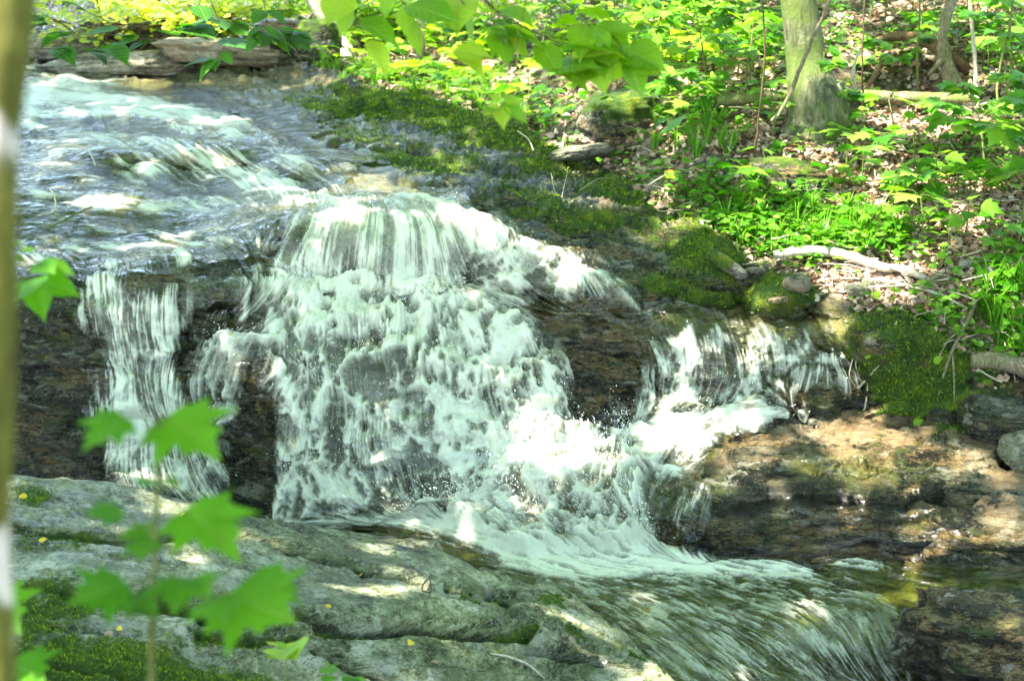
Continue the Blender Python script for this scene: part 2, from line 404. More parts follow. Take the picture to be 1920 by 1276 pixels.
# ------------------------------------------------------------------ rock bed, banks and hillside as one sheet (value > 3: distance, else height)
TC = [
 # far end
 (-400,-24,16),(100,-24,20),(300,-24,30),(560,-24,22),(900,-24,16),(1250,-24,13.8),(1600,-24,11.9),(1900,-24,10.7),(2300,-24,9.8),
 (-400,60,13.5),(100,60,15.5),(300,60,17),(480,60,16),(620,40,15.5),(620,100,13.2),(700,0,16),(900,60,13.2),(1100,60,12.2),(1100,0,14),(1300,60,11.3),(1300,0,12.8),(1500,0,11.4),(1500,60,10.3),
 (1700,0,10.9),(1700,60,9.9),(1850,0,10.3),(1850,60,9.5),(2300,60,8.8),
 # ledge across the stream
 (100,98,13.9),(100,135,12.9),(250,100,13.9),(300,112,13.2),(300,138,12.8),(420,96,13.4),(450,128,12.8),(560,92,13),(560,135,12.4),(650,140,12.4),
 # upper stream
 (-400,150,1.5),(30,150,1.5),(30,200,1.4),(200,200,1.4),(400,200,1.4),(200,250,1.35),(30,300,1.27),(430,255,1.385),(600,285,1.37),(250,298,1.34),(250,330,8.86),(350,300,1.335),(350,338,8.8),(450,285,1.355),(460,328,8.9),(560,320,1.325),(580,360,8.28),(150,290,1.33),
 (30,380,1.21),(250,365,1.235),(450,400,1.2),(250,430,1.14),(30,450,1.11),(-400,400,1.2),(250,495,1.075),(30,500,1.06),(420,470,1.11),
 (560,200,1.44),(700,200,1.42),(850,225,1.4),(700,280,1.36),(850,300,1.33),(560,385,1.25),(700,360,1.31),(850,390,1.27),
 # lip and the left wall
 (-400,545,1.02),(30,535,1.04),(250,532,1.05),(330,520,1.06),(480,490,1.1),
 (30,570,6.72),(-400,900,6.55),(30,700,6.68),(30,900,6.5),(200,565,6.74),(300,560,6.76),(250,700,6.70),(250,800,6.62),(250,900,6.5),(180,720,6.62),(420,540,6.83),(400,650,6.80),(380,800,6.72),(380,930,6.5),
 (470,700,6.62),(470,800,6.58),(460,930,6.5),
 # main fall
 (540,425,7.2),(640,402,7.28),(760,402,7.3),(840,422,7.2),(900,432,7.12),(520,540,6.95),(600,550,6.98),(720,555,7.0),(840,545,6.99),
 (480,620,6.78),(560,600,6.84),(700,590,6.86),(850,575,6.92),(930,590,6.86),
 (560,700,6.70),(700,700,6.68),(850,700,6.66),(1000,680,6.72),(560,850,6.58),(700,850,6.56),(850,850,6.52),(1000,800,6.56),(560,955,6.50),(700,960,6.49),(840,960,6.44),
 (980,900,6.42),(1100,900,6.4),(1180,900,6.42),(1000,1040,6.08),(1120,1030,6.08),(1230,1020,6.08),
 # slope right of the lip
 (1000,478,1.14),(1090,525,1.02),(1170,562,.95),(950,470,1.16),(950,545,6.93),(1060,560,6.9),(1000,430,1.22),(1100,470,1.12),
 # shelf and right cascade
 (940,580,6.88),(1050,590,6.9),(1150,590,6.95),(1260,580,7.03),(1400,575,7.06),(1530,580,7.02),(1260,625,6.86),(1400,620,6.88),(1530,620,6.86),(1590,660,6.82),
 (1260,700,6.77),(1400,700,6.76),(1530,700,6.75),(1250,790,6.68),(1350,790,6.68),(1440,765,6.68),(1540,745,6.68),(1610,715,6.72),
 (1080,640,6.78),(1080,740,6.66),(1120,830,6.58),(1180,640,6.83),(1180,740,6.72),(1190,830,6.62),
 (1230,850,6.5),(1340,815,6.6),(1270,910,6.32),
 # lower right rock
 (1400,810,.4),(1500,770,.44),(1600,775,.43),(1450,850,.34),(1600,850,.34),(1350,890,.27),(1500,920,.27),(1650,925,.28),(1380,960,6.05),(1500,960,6.04),(1650,955,6.02),
 (1280,960,6.12),(1290,1040,6.0),(1400,1055,5.96),(1550,1070,5.89),(1700,1080,5.82),(1800,860,.38),(1850,920,.32),(1920,880,.38),(1780,1000,5.86),(1900,1010,5.76),(1920,1090,5.64),(2300,900,.4),(2300,1090,5.5),
 # pool bed
 (500,990,-.06),(700,1000,-.06),(900,1060,-.06),(1100,1085,-.06),(1300,1090,-.06),(1500,1100,-.05),(1600,1110,-.02),(1750,1110,.02),(1900,1120,.03),(1250,1180,-.08),(1450,1180,-.07),(1600,1170,-.05),
 (1400,1276,-.17),(1600,1276,-.24),(1250,1276,-.12),(1690,1200,-.05),(1710,1290,-.28),(1740,1160,-.01),(1850,1150,.0),(2000,1150,.03),(1760,1290,5.28),(1900,1290,5.24),(2300,1290,5.2),(1000,1330,-.1),(400,1330,-.1),(0,1330,-.1),(0,1640,-.2),(1000,1640,-.3),(1500,1640,-.5),(2000,1640,-.5),(-420,1640,-.2),(2330,1640,-.4),
 # mossy slabs below the bank
 (960,250,9.95),(900,290,1.33),(1000,335,1.26),(1130,335,1.22),(1000,400,1.22),(1100,420,1.18),(1200,350,8.35),(1200,420,1.14),(1300,430,7.55),(1330,470,7.3),(1330,540,6.97),(1180,520,1.03),(1250,550,7.0),
 (1450,560,6.88),(1560,575,6.9),(1450,530,7.02),(1620,590,6.8),(1700,580,6.78),(1640,650,6.66),(1700,690,6.62),(1800,690,6.56),(1800,630,6.66),
 (1720,720,.62),(1850,710,6.5),(1900,780,.5),(1750,790,.45),(1920,640,6.6),(2300,600,6.3),(2300,750,.6),
 # bank
 (1100,250,9.1),(1100,150,10.5),(850,150,11.9),(1230,260,8.75),(1230,150,9.9),(1300,330,8.05),(1380,400,7.6),(1400,330,7.85),(1400,455,7.35),(1460,260,8.15),(1520,245,8.25),(1500,150,9.2),(1540,330,7.75),(1540,400,7.45),(1560,470,7.2),
 (1700,520,6.96),(1800,500,6.92),(1800,400,7.3),(1700,300,7.85),(1700,180,8.7),(1850,250,8.0),(1850,150,8.7),(1920,400,7.2),(2300,400,6.9),(2300,200,7.8),(1920,540,6.75),
]
_y = [c[2] if c[2] > 3 else (CAMZ - c[2]) / tanv(c[1]) for c in TC]
Yf = rbf([c[:2] for c in TC], np.log(_y))
us = np.concatenate([np.arange(-420, -20, 12), np.arange(-20, 1942, 2.5), np.arange(1946, 2330, 12)])
vs = np.concatenate([np.arange(-24, 1330, 2.5), np.arange(1336, 1640, 14)])
U, V = np.meshgrid(us, vs)
_yc = rbf([c[:2] for c in TC], np.log(_y))
YB = np.exp(Yf(U, V))
B0 = P(U, V, YB)

def normals(Pg):
    a = np.gradient(Pg, axis=1); b = np.gradient(Pg, axis=0)
    n = np.cross(a, b); n /= np.linalg.norm(n, axis=-1, keepdims=True) + 1e-12
    flip = np.sum(n * (Pg - np.array([0, 0, CAMZ])), -1) > 0
    n[flip] *= -1
    return n

def smooth2(A, k):
    for _ in range(k):
        A = (np.roll(A, 1, 0) + np.roll(A, -1, 0) + 2 * A) / 4 if False else A
        B = A.copy(); B[1:-1] = (A[:-2] + 2 * A[1:-1] + A[2:]) / 4
        C = B.copy(); C[:, 1:-1] = (B[:, :-2] + 2 * B[:, 1:-1] + B[:, 2:]) / 4; A = C
    return A
NB = normals(B0)
# masks follow ragged natural outlines: the lookup is shifted by noise in the rock's own space
_q = B0.reshape(-1, 3) * [2.2, 1.6, 3.5]
UW = U + (70 * fbm(_q, 5, gain=.6) + 22 * fbm(_q * 5 + 3, 3)).reshape(U.shape)
VW = V + (26 * fbm(_q + 31, 5, gain=.6) + 9 * fbm(_q * 5 + 37, 3)).reshape(U.shape)
# region masks --------------------------------------------------------------
BANK = [(570,-60),(580,120),(690,180),(850,205),(960,245),(1060,300),(1180,345),(1230,405),(1370,470),(1430,520),(1560,560),(1610,600),(1700,600),(1800,660),(1850,720),(2400,740),(2400,-60)]
bank = soft(.5*U+.5*UW, .5*V+.5*VW, BANK, 16)
POOLR = [(460,955),(840,960),(1000,1045),(1240,1030),(1300,1045),(1500,1075),(1700,1085),(2000,1095),(2000,1140),(1740,1150),(1710,1300),(1000,1340),(400,1340)]
poolr = soft(U, V, POOLR, 12)
litter_b = blobs(UW, VW, [(1700,240,140,40),(1620,330,120,40,.9,20),(1600,410,80,30,.8,-25),(1800,420,140,70,1),(1880,330,60,60,.7),(1860,40,90,50,.9),(1680,540,170,40,.9),(1830,500,120,40,.9),
   (1340,160,90,60,.7),(1180,170,90,30,.7),(1050,165,80,25,.5),(1310,100,60,40,.6),(1400,270,60,25,.6),(1650,30,80,30,.6),(880,130,90,30,.5),(1750,130,60,40,.5),(1560,560,90,25,.6),(1870,620,60,60,.8)])
nz = fbm(B0.reshape(-1, 3) * 2.2, 4).reshape(U.shape)
soil = np.clip(bank * (.45 + litter_b + nz * .7), 0, 1)
moss_b = blobs(UW, VW, [(780,220,180,34,1,8),(900,260,110,30,.9,10),(650,215,140,22,.7),(420,190,120,10,.4),(520,235,160,14,.4,4),(720,310,150,25,.55,8),(800,330,90,22,.7),(940,285,80,20,.9),(1040,300,60,30,1),(1010,330,60,18,.8),(1150,380,70,25,.7,15),
   (980,400,140,18,.5,12),(1120,440,150,16,.6,12),(1230,385,60,50,1),(1300,400,60,55,1),(1310,490,80,40,1,10),(1250,540,120,16,.6),(1400,560,130,16,1,4),(1480,555,80,24,.9),(1500,590,60,20,.8,20),
   (1700,620,120,70,.85),(1650,680,90,40,.7),(1760,690,60,40,.9),(1740,735,160,36,1.15,8),(1850,770,90,24,1),(1700,770,70,30,.7),(1880,820,60,60,.7),(1790,850,70,30,.6),(1330,395,50,40,1),(1420,470,50,40,.8),(1650,585,60,20,.8),
   (1900,860,60,60,.6),(620,265,140,20,.45,4),(450,262,40,14,.7,20),(1680,520,90,20,.8),(1870,560,60,60,.6),(1750,330,70,40,.6),(1450,330,60,60,.6),(1780,460,90,30,.8),(1420,150,40,70,.7),(1840,110,70,60,.7),(1650,120,80,50,.6),(1860,230,50,40,.6)])
mbase = soft(.5*U+.5*UW, .5*V+.5*VW, [(480,180),(700,170),(1000,240),(1250,340),(1450,500),(1650,560),(1900,640),(1900,860),(1750,850),(1640,740),(1560,580),(1330,565),(1190,550),(1050,450),(860,400),(760,330),(640,270)], 26)
moss = np.clip(moss_b * .78 + .44 * mbase + bank * (.3 + .3 * nz) - soil * .25 - .1, 0, 1.2)
wet = np.clip(1 - bank - .45 * blobs(UW, VW, [(1250,430,200,40,1,12),(1130,410,120,30,1,12),(300,125,300,25),(1600,820,160,50,.6),(1850,900,70,60,.8)]), 0.05, 1)
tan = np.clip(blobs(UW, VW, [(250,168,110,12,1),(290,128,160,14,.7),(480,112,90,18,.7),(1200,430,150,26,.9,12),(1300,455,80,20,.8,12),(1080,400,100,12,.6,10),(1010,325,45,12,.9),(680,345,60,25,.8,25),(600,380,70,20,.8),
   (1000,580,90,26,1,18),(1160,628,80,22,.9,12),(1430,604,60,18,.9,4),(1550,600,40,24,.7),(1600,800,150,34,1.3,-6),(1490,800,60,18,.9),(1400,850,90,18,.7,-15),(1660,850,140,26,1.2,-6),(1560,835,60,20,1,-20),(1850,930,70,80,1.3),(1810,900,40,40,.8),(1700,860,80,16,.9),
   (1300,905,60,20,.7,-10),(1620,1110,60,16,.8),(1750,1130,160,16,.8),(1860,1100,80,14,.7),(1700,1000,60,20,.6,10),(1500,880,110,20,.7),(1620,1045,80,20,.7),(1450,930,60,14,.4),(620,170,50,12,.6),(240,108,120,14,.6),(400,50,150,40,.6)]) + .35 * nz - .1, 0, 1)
# relief --------------------------------------------------------------------
q = B0.reshape(-1, 3)
a1, a2 = math.radians(38), math.radians(-8)
def strat(q, s):
    y = q[:, 1] * math.cos(a1) - q[:, 2] * math.sin(a1); z = q[:, 1] * math.sin(a1) + q[:, 2] * math.cos(a1)
    x = q[:, 0] * math.cos(a2) + z * math.sin(a2); z = -q[:, 0] * math.sin(a2) + z * math.cos(a2)
    return np.stack([x * s[0], y * s[1], z * s[2]], -1)
wq = q + .18 * np.stack([fbm(q * 1.1 + 5, 3), fbm(q * 1.1 + 9, 3), fbm(q * 1.1 + 17, 3)], -1)
st1 = fbm(strat(wq, (.9, 1.1, 5.5)), 5, True, .55)
st2 = fbm(strat(wq, (1.6, 2.2, 13)), 4, True, .6)
st3 = fbm(strat(wq, (3, 4, 34)), 3, True, .6)
lump = fbm(q * 1.6 + 3, 4)
fine = fbm(q * 9, 4)
far = np.clip(YB.ravel() / 8, .8, 1.5)
def saw(c, k):
    f = c - np.floor(c); return f ** k * sst(1., .93, f)
_s = strat(q, (1, 1, 1))[:, 2]
sw1 = saw(_s * 3.4 + 1.5 * fbm(q * .8 + 5, 4), 1.4); sw2 = saw(_s * 11 + 2.2 * fbm(q * 1.5 + 25, 4), 1.3); swm = sst(-.35, .35, fbm(q * 1.3 + 77, 3))
ups = (soft(U, V, [(-450,130),(560,140),(760,300),(850,400),(545,430),(480,490),(-450,530)], 30)).ravel()
lowr = blobs(U, V, [(1600, 930, 420, 170)]).ravel()
dr = (.045 * st1 + .026 * st2 + .10 * (sw1 - .4) * (.35 + .65 * swm) + .045 * (sw2 - .4) * (.3 + .7 * swm) + lowr * (.03 * st1 + .02 * st2 + .02 * fbm(q * 4.3 + 60, 4, True)) + .010 * st3 + .05 * lump * (1 - .6 * ups) + .014 * fine * (1 - .7 * ups)) * (far * (1 - .45 * ups))
ds = (.10 * lump + .05 * fbm(q * 4 + 40, 4) + .02 * fine + .02 * st1)
bk = bank.ravel()
upr = blobs(U, V, [(740, 265, 380, 110)]).ravel()
dr = dr * (1 - .3 * upr) + (1 - .75 * upr) * (.022 * fbm(q * 5.5 + 13, 4, True) + .012 * fbm(q * [9, 9, 14] + 19, 4, True)) * (1 - .75 * ups) * far
disp = dr * (1 - bk) + ds * bk + .04 * np.clip(moss, 0, 1).ravel() * (.5 + fbm(q * 6 + 2, 4))
disp *= 1 - .65 * poolr.ravel()
# hollows: under the mossy mound, beside the log, the nook below the boulder
hol = blobs(U, V, [(1500,335,60,24,.3),(1440,320,40,30,.18),(1640,150,70,26,.5),(1760,150,50,30,.4),(1430,110,16,40,.3),(1120,285,50,14,.25),(1890,880,20,14,.2),(1400,515,30,10,.1),(1100,700,40,60,.06),(470,800,40,90,.05)])
disp -= hol.ravel()
_wb = (9 * fbm(np.stack([U.ravel() / 45, V.ravel() / 30, U.ravel() * 0], -1), 4)).reshape(U.shape); _am = (.75 + .7 * fbm(np.stack([U.ravel() / 90, V.ravel() / 200, U.ravel() * 0 + 9], -1), 3)).reshape(U.shape)
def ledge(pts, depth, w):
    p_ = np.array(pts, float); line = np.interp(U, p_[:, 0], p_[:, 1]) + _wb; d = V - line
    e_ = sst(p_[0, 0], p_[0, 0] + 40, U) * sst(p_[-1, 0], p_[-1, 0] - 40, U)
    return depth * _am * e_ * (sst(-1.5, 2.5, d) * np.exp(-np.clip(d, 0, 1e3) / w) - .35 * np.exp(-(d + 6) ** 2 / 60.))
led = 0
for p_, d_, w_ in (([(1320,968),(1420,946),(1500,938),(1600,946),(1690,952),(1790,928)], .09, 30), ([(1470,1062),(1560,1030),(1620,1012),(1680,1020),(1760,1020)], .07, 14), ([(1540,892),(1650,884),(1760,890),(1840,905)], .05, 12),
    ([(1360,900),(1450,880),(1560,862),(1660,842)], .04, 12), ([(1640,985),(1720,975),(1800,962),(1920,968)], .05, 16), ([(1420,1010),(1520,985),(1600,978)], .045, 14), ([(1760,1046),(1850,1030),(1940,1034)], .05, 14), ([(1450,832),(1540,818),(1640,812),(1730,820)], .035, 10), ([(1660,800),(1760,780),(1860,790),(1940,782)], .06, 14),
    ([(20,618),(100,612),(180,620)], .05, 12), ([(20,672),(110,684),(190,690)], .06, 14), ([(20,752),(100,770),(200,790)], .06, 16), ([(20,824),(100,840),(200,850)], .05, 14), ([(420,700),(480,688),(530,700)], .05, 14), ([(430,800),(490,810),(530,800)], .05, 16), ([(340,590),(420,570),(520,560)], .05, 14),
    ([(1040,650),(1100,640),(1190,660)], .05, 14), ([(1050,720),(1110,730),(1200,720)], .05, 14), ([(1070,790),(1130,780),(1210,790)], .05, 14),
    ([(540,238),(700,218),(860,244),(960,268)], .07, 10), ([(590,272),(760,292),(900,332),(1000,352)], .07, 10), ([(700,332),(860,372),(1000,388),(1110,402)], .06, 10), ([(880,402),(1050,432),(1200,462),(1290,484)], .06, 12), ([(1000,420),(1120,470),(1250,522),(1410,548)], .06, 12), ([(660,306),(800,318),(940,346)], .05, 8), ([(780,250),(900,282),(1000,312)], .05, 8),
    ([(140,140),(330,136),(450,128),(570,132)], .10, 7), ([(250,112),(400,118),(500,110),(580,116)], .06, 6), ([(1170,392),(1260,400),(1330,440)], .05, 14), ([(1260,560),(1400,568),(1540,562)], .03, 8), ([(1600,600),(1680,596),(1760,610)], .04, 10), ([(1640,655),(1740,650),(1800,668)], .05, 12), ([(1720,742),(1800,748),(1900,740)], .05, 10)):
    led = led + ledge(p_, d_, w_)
moss_shade = np.clip(np.asarray(led) * 16 - .1, 0, .9) * (1 - bank); disp -= np.asarray(led).ravel() * far  # shade below the ledge lips painted dark into the rock colour
T = B0 + NB * disp.reshape(U.shape)[..., None]
TN = normals(T)
nr, nc = U.shape
# the sheet runs on behind: valley floor at the left, wooded slopes beyond
rows = []
top = T[0]
for dy, dzl, dzr in ((2, .1, .6), (5, .3, 1.8), (10, .7, 4), (18, 1.5, 7), (32, 3, 12), (60, 7, 20), (120, 14, 32)):
    r = top.copy(); w = sst(200, 900, us)
    r[:, 1] += dy; r[:, 0] *= 1 + dy / 20; r[:, 2] += dzl * (1 - w) + dzr * w + .3 * fbm(r * .3, 3)
    rows.insert(0, r)
TG = np.concatenate([np.array(rows), T]); ex = len(rows)
def pad(a): return np.concatenate([np.repeat(a[:1], ex, 0), a])
def gridq(r, c):
    i = np.arange(r * c).reshape(r, c)
    return np.stack([i[:-1, :-1], i[1:, :-1], i[1:, 1:], i[:-1, 1:]], -1).reshape(-1, 4)
me = mesh('terrain', TG.reshape(-1, 3), quads=gridq(nr + ex, nc), attrs={'moss': pad(moss), 'soil': pad(soil), 'wet': pad(wet), 'tan': pad(tan), 'moss_shade': pad(moss_shade), 'bed': pad(np.maximum(np.maximum(poolr, .5 * ups.reshape(U.shape)), .55 * soft(UW, VW, [(1480,890),(1620,880),(1700,915),(1600,935),(1480,930)], 14)) + .9 * soft(UW, VW, [(1200,578),(1330,570),(1540,572),(1605,620),(1615,690),(1570,700),(1500,660),(1400,650),(1250,640)], 16))})
tag(link('terrain', me, M_ROCK), 'wet dark schist stream bed rising into a mossy wooded bank', kind='structure')

def gidx(u, v):
    i = np.clip(np.searchsorted(us, u), 0, nc - 1); j = np.clip(np.round((np.asarray(v) + 24) / 2.5).astype(int), 0, nr - 1)
    return j, i
def G(u, v):
    j, i = gidx(u, v); return T[j, i]
def GN(u, v):
    j, i = gidx(u, v); return TN[j, i]
def GM(a, u, v):
    j, i = gidx(u, v); return a[j, i]

# ------------------------------------------------------------------ foreground slab
cu = [-900,-300,0,60,150,300,450,600,700,820,870,960,1060,1110,1180,1250,1330,1500,1700,2300]
cv = [850,870,888,895,905,935,966,1000,1014,1020,1048,1080,1108,1150,1205,1272,1330,1420,1500,1600]
SC = [(-300,880,4.6),(0,890,4.7),(150,905,4.78),(300,935,4.95),(450,966,5.1),(600,1000,5.25),(700,1014,5.33),(820,1020,5.42),(960,1080,5.38),(1060,1110,5.36),(1180,1205,5.1),(1250,1272,4.92),(1400,1370,4.7),(1700,1500,4.5),(2300,1600,4.3),
  (0,1000,4.3),(300,1050,4.3),(0,1276,.8),(300,1276,.72),(600,1276,.55),(900,1276,.34),(1100,1276,4.72),(300,1130,.74),(600,1130,.6),(800,1130,.43),(950,1150,.3),(1050,1180,.2),
  (0,1500,.88),(600,1500,.75),(1200,1500,.3),(1800,1700,.3),(0,2300,.92),(1000,2300,.8),(2200,2300,.5),(-900,1000,4.3),(-900,2300,1.0)]
_ys = [c[2] if c[2] > 3 else (CAMZ - c[2]) / tanv(c[1]) for c in SC]
Ysf = rbf([c[:2] for c in SC], np.log(_ys), c=.8)
su_ = np.concatenate([np.arange(-880, -20, 20), np.arange(-20, 1500, 2.5), np.arange(1510, 2300, 20)])
tt = np.concatenate([np.linspace(0, 1, 170) ** 1.0 * 1.0])
crest = np.interp(su_, cu, cv)
vb = np.where(crest < 1290, 1300, crest + 20)
SU, TT = np.meshgrid(su_, np.concatenate([tt, 1 + np.array([.04, .1, .2, .4, .7, 1.])]))
CR = np.broadcast_to(crest, SU.shape); VB = np.broadcast_to(vb, SU.shape)
SV = np.where(TT <= 1, CR + (VB - CR) * TT, VB + (2350 - VB) * (TT - 1))
SB = P(SU, SV, np.exp(Ysf(SU, SV)))
# crest rolls over and drops behind
bk_rows = []
for dy, dz in ((.9, -1.0), (.6, -.5), (.36, -.22), (.2, -.09), (.1, -.03), (.045, -.008)):
    r = SB[0].copy(); r[:, 1] += dy; r[:, 2] += dz; bk_rows.append(r)
SB = np.concatenate([np.array(bk_rows), SB]); nb_ = len(bk_rows)
SUe = np.concatenate([np.repeat(SU[:1], nb_, 0), SU]); SVe = np.concatenate([np.repeat(SV[:1], nb_, 0), SV])
SN = normals(SB); SN = unit(smooth2(SN, 8)); SN[:nb_ + 1] = unit(SN[nb_ + 2] * .6 + np.array([0, .3, 1]))
q = SB.reshape(-1, 3)
b1, b2 = math.radians(28), math.radians(-14)
def strat2(q, s):
    y = q[:, 1] * math.cos(b1) - q[:, 2] * math.sin(b1); z = q[:, 1] * math.sin(b1) + q[:, 2] * math.cos(b1)
    x = q[:, 0] * math.cos(b2) + z * math.sin(b2); z = -q[:, 0] * math.sin(b2) + z * math.cos(b2)
    return np.stack([x * s[0], y * s[1], z * s[2]], -1)
wq = q + .1 * np.stack([fbm(q * 1.5 + 5, 3), fbm(q * 1.5 + 9, 3), fbm(q * 1.5 + 17, 3)], -1)
s1 = fbm(strat2(wq, (.8, 1., 8)), 5, True, .5); s2 = fbm(strat2(wq, (2, 3, 24)), 4, True, .6)
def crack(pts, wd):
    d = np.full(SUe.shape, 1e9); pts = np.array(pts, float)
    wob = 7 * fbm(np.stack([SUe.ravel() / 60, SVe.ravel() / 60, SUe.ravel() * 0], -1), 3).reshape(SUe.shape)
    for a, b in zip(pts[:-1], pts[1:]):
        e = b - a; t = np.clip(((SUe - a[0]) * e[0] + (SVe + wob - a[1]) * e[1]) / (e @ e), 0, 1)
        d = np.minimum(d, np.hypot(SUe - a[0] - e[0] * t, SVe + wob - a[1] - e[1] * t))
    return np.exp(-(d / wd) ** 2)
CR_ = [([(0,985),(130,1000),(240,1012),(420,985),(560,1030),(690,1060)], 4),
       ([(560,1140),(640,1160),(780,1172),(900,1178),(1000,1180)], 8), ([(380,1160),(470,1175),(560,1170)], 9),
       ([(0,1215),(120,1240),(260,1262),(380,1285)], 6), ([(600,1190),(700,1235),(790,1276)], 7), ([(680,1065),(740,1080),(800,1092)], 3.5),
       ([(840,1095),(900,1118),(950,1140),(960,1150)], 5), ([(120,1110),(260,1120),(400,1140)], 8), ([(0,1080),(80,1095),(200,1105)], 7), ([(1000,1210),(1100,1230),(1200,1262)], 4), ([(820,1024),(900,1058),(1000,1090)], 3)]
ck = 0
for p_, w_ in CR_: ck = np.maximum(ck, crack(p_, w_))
hole = blobs(SUe, SVe, [(940,1115,26,13,1,15)])
_s2 = strat2(q, (1, 1, 1))[:, 2]
def saw2(c, k):
    f = c - np.floor(c); return f ** k * sst(1., .9, f)
plm = sst(-.3, .4, fbm(q * 2 + 77, 3))
_wl = (SVe - .17 * SUe).ravel()
pl1 = saw2(-_wl / 64 + 1.0 * fbm(q * 1.1 + 5, 4) + .12 * fbm(q * 9, 3), 1.1); pl2 = saw2(-_wl / 21 + 1.5 * fbm(q * 1.6 + 25, 4) + .2 * fbm(q * 11, 3), 1.2)
pl3 = saw2(-_wl / 9 + 1.8 * fbm(q * 2.2 + 45, 4) + .25 * fbm(q * 13, 3), 1.3)
sd = .006 * (pl3 - .4) * plm + .022 * (pl1 - .4) * (.4 + .6 * plm) + .013 * (pl2 - .4) * (1.2 - plm) + .008 * s1 + .006 * s2 + .022 * fbm(q * 1.8, 4) + .006 * fbm(q * 14, 5) - .09 * ck.ravel() - .13 * hole.ravel()
# step down below the long cracks
step = np.zeros(SUe.shape)
for p_, a_ in (([(-50,1235),(120,1250),(260,1272),(380,1290)], .03), ([(380,1165),(560,1150),(640,1166),(780,1178),(1000,1186),(1100,1240)], .035), ([(0,985),(130,1000),(240,1014),(420,990),(560,1035),(690,1065)], .02)):
    pa = np.array(p_, float); line = np.interp(SUe, pa[:, 0], pa[:, 1])
    step -= a_ * sst(-3, 5, SVe - line) * sst(pa[0, 0] - 80, pa[0, 0], SUe) * sst(pa[-1, 0] + 60, pa[-1, 0] - 30, SUe)
sd = sd + step.ravel()
SD = SB + SN * sd.reshape(SUe.shape)[..., None]
_q = SB.reshape(-1, 3) * 4
SUw = SUe + (60 * fbm(_q, 5, gain=.6) + 25 * fbm(_q * 5, 3)).reshape(SUe.shape); SVw = SVe + (22 * fbm(_q + 31, 5, gain=.6) + 12 * fbm(_q * 5 + 7, 3)).reshape(SUe.shape)
smoss = np.clip(blobs(SUw, SVw, [(160,1235,260,50,1.2),(60,1100,120,40,.8),(60,930,60,30,.9),(90,1010,90,22,.8),(120,1130,180,30,1),(60,1160,120,30,1),(330,1110,110,26,.9),(470,1170,110,20,.9),(250,1250,300,34,1.15),(80,1225,180,46,1.25),(430,1260,120,16,.8),(560,1130,120,8,.6),(300,1180,120,14,.6),(900,1130,60,10,.9,25),(1040,1130,40,16,1),(1060,1110,60,6,.8,25),
   (1000,1175,40,7,.9),(1080,1185,60,9,1,20),(1190,1225,50,6,.8,35),(1250,1262,40,6,.8,35),(700,1180,160,8,.5),(240,1035,60,14,.6),(880,1095,50,9,.6,20),(1150,1230,60,5,.6,30),(840,1190,100,9,.5)]) * .95 + 1.0 * ck - .1, 0, 1.2)
SD = SD + SN * (.012 * np.clip(smoss, 0, 1) * (.4 + fbm(q * 30, 3).reshape(SUe.shape)))[..., None]
swet = np.clip(blobs(SUw, SVw, [(150,960,150,50,1),(60,990,80,40,1),(200,1010,120,40,.9),(160,1190,120,30,1),(350,1250,140,40,.8),(330,960,160,30,.8),(1130,1240,100,40,.7),(700,1060,160,30,.6),(800,1220,200,30,.5),(560,1090,120,30,.5)]) + .3, 0, 1)
SNF = normals(SD)
z0 = np.zeros(SUe.shape)
me = mesh('rock_slab', SD.reshape(-1, 3), quads=gridq(*SUe.shape), attrs={'moss': smoss, 'soil': z0, 'wet': swet, 'tan': z0, 'moss_shade': np.clip(np.maximum(1.1 * ck + hole, .8 * (np.exp(-((pl1 - 1) / .2) ** 2) * plm + .7 * np.exp(-((pl2 - 1) / .18) ** 2) * plm).reshape(SUe.shape)), 0, 1)})  # crack occlusion painted into the colour along with the dark moss
o = tag(link('rock_slab', me, M_SLAB), 'broad pale grey cracked rock slab with moss along its crevices in front of the pool', 'rock slab')
def SG(u, v):
    i = np.clip(np.searchsorted(su_, u), 0, len(su_) - 1)
    c = crest[i]; j = np.clip(np.round((v - c) / (vb[i] - c) * 169).astype(int), 0, 169) + nb_
    return SD[j, i], SNF[j, i]
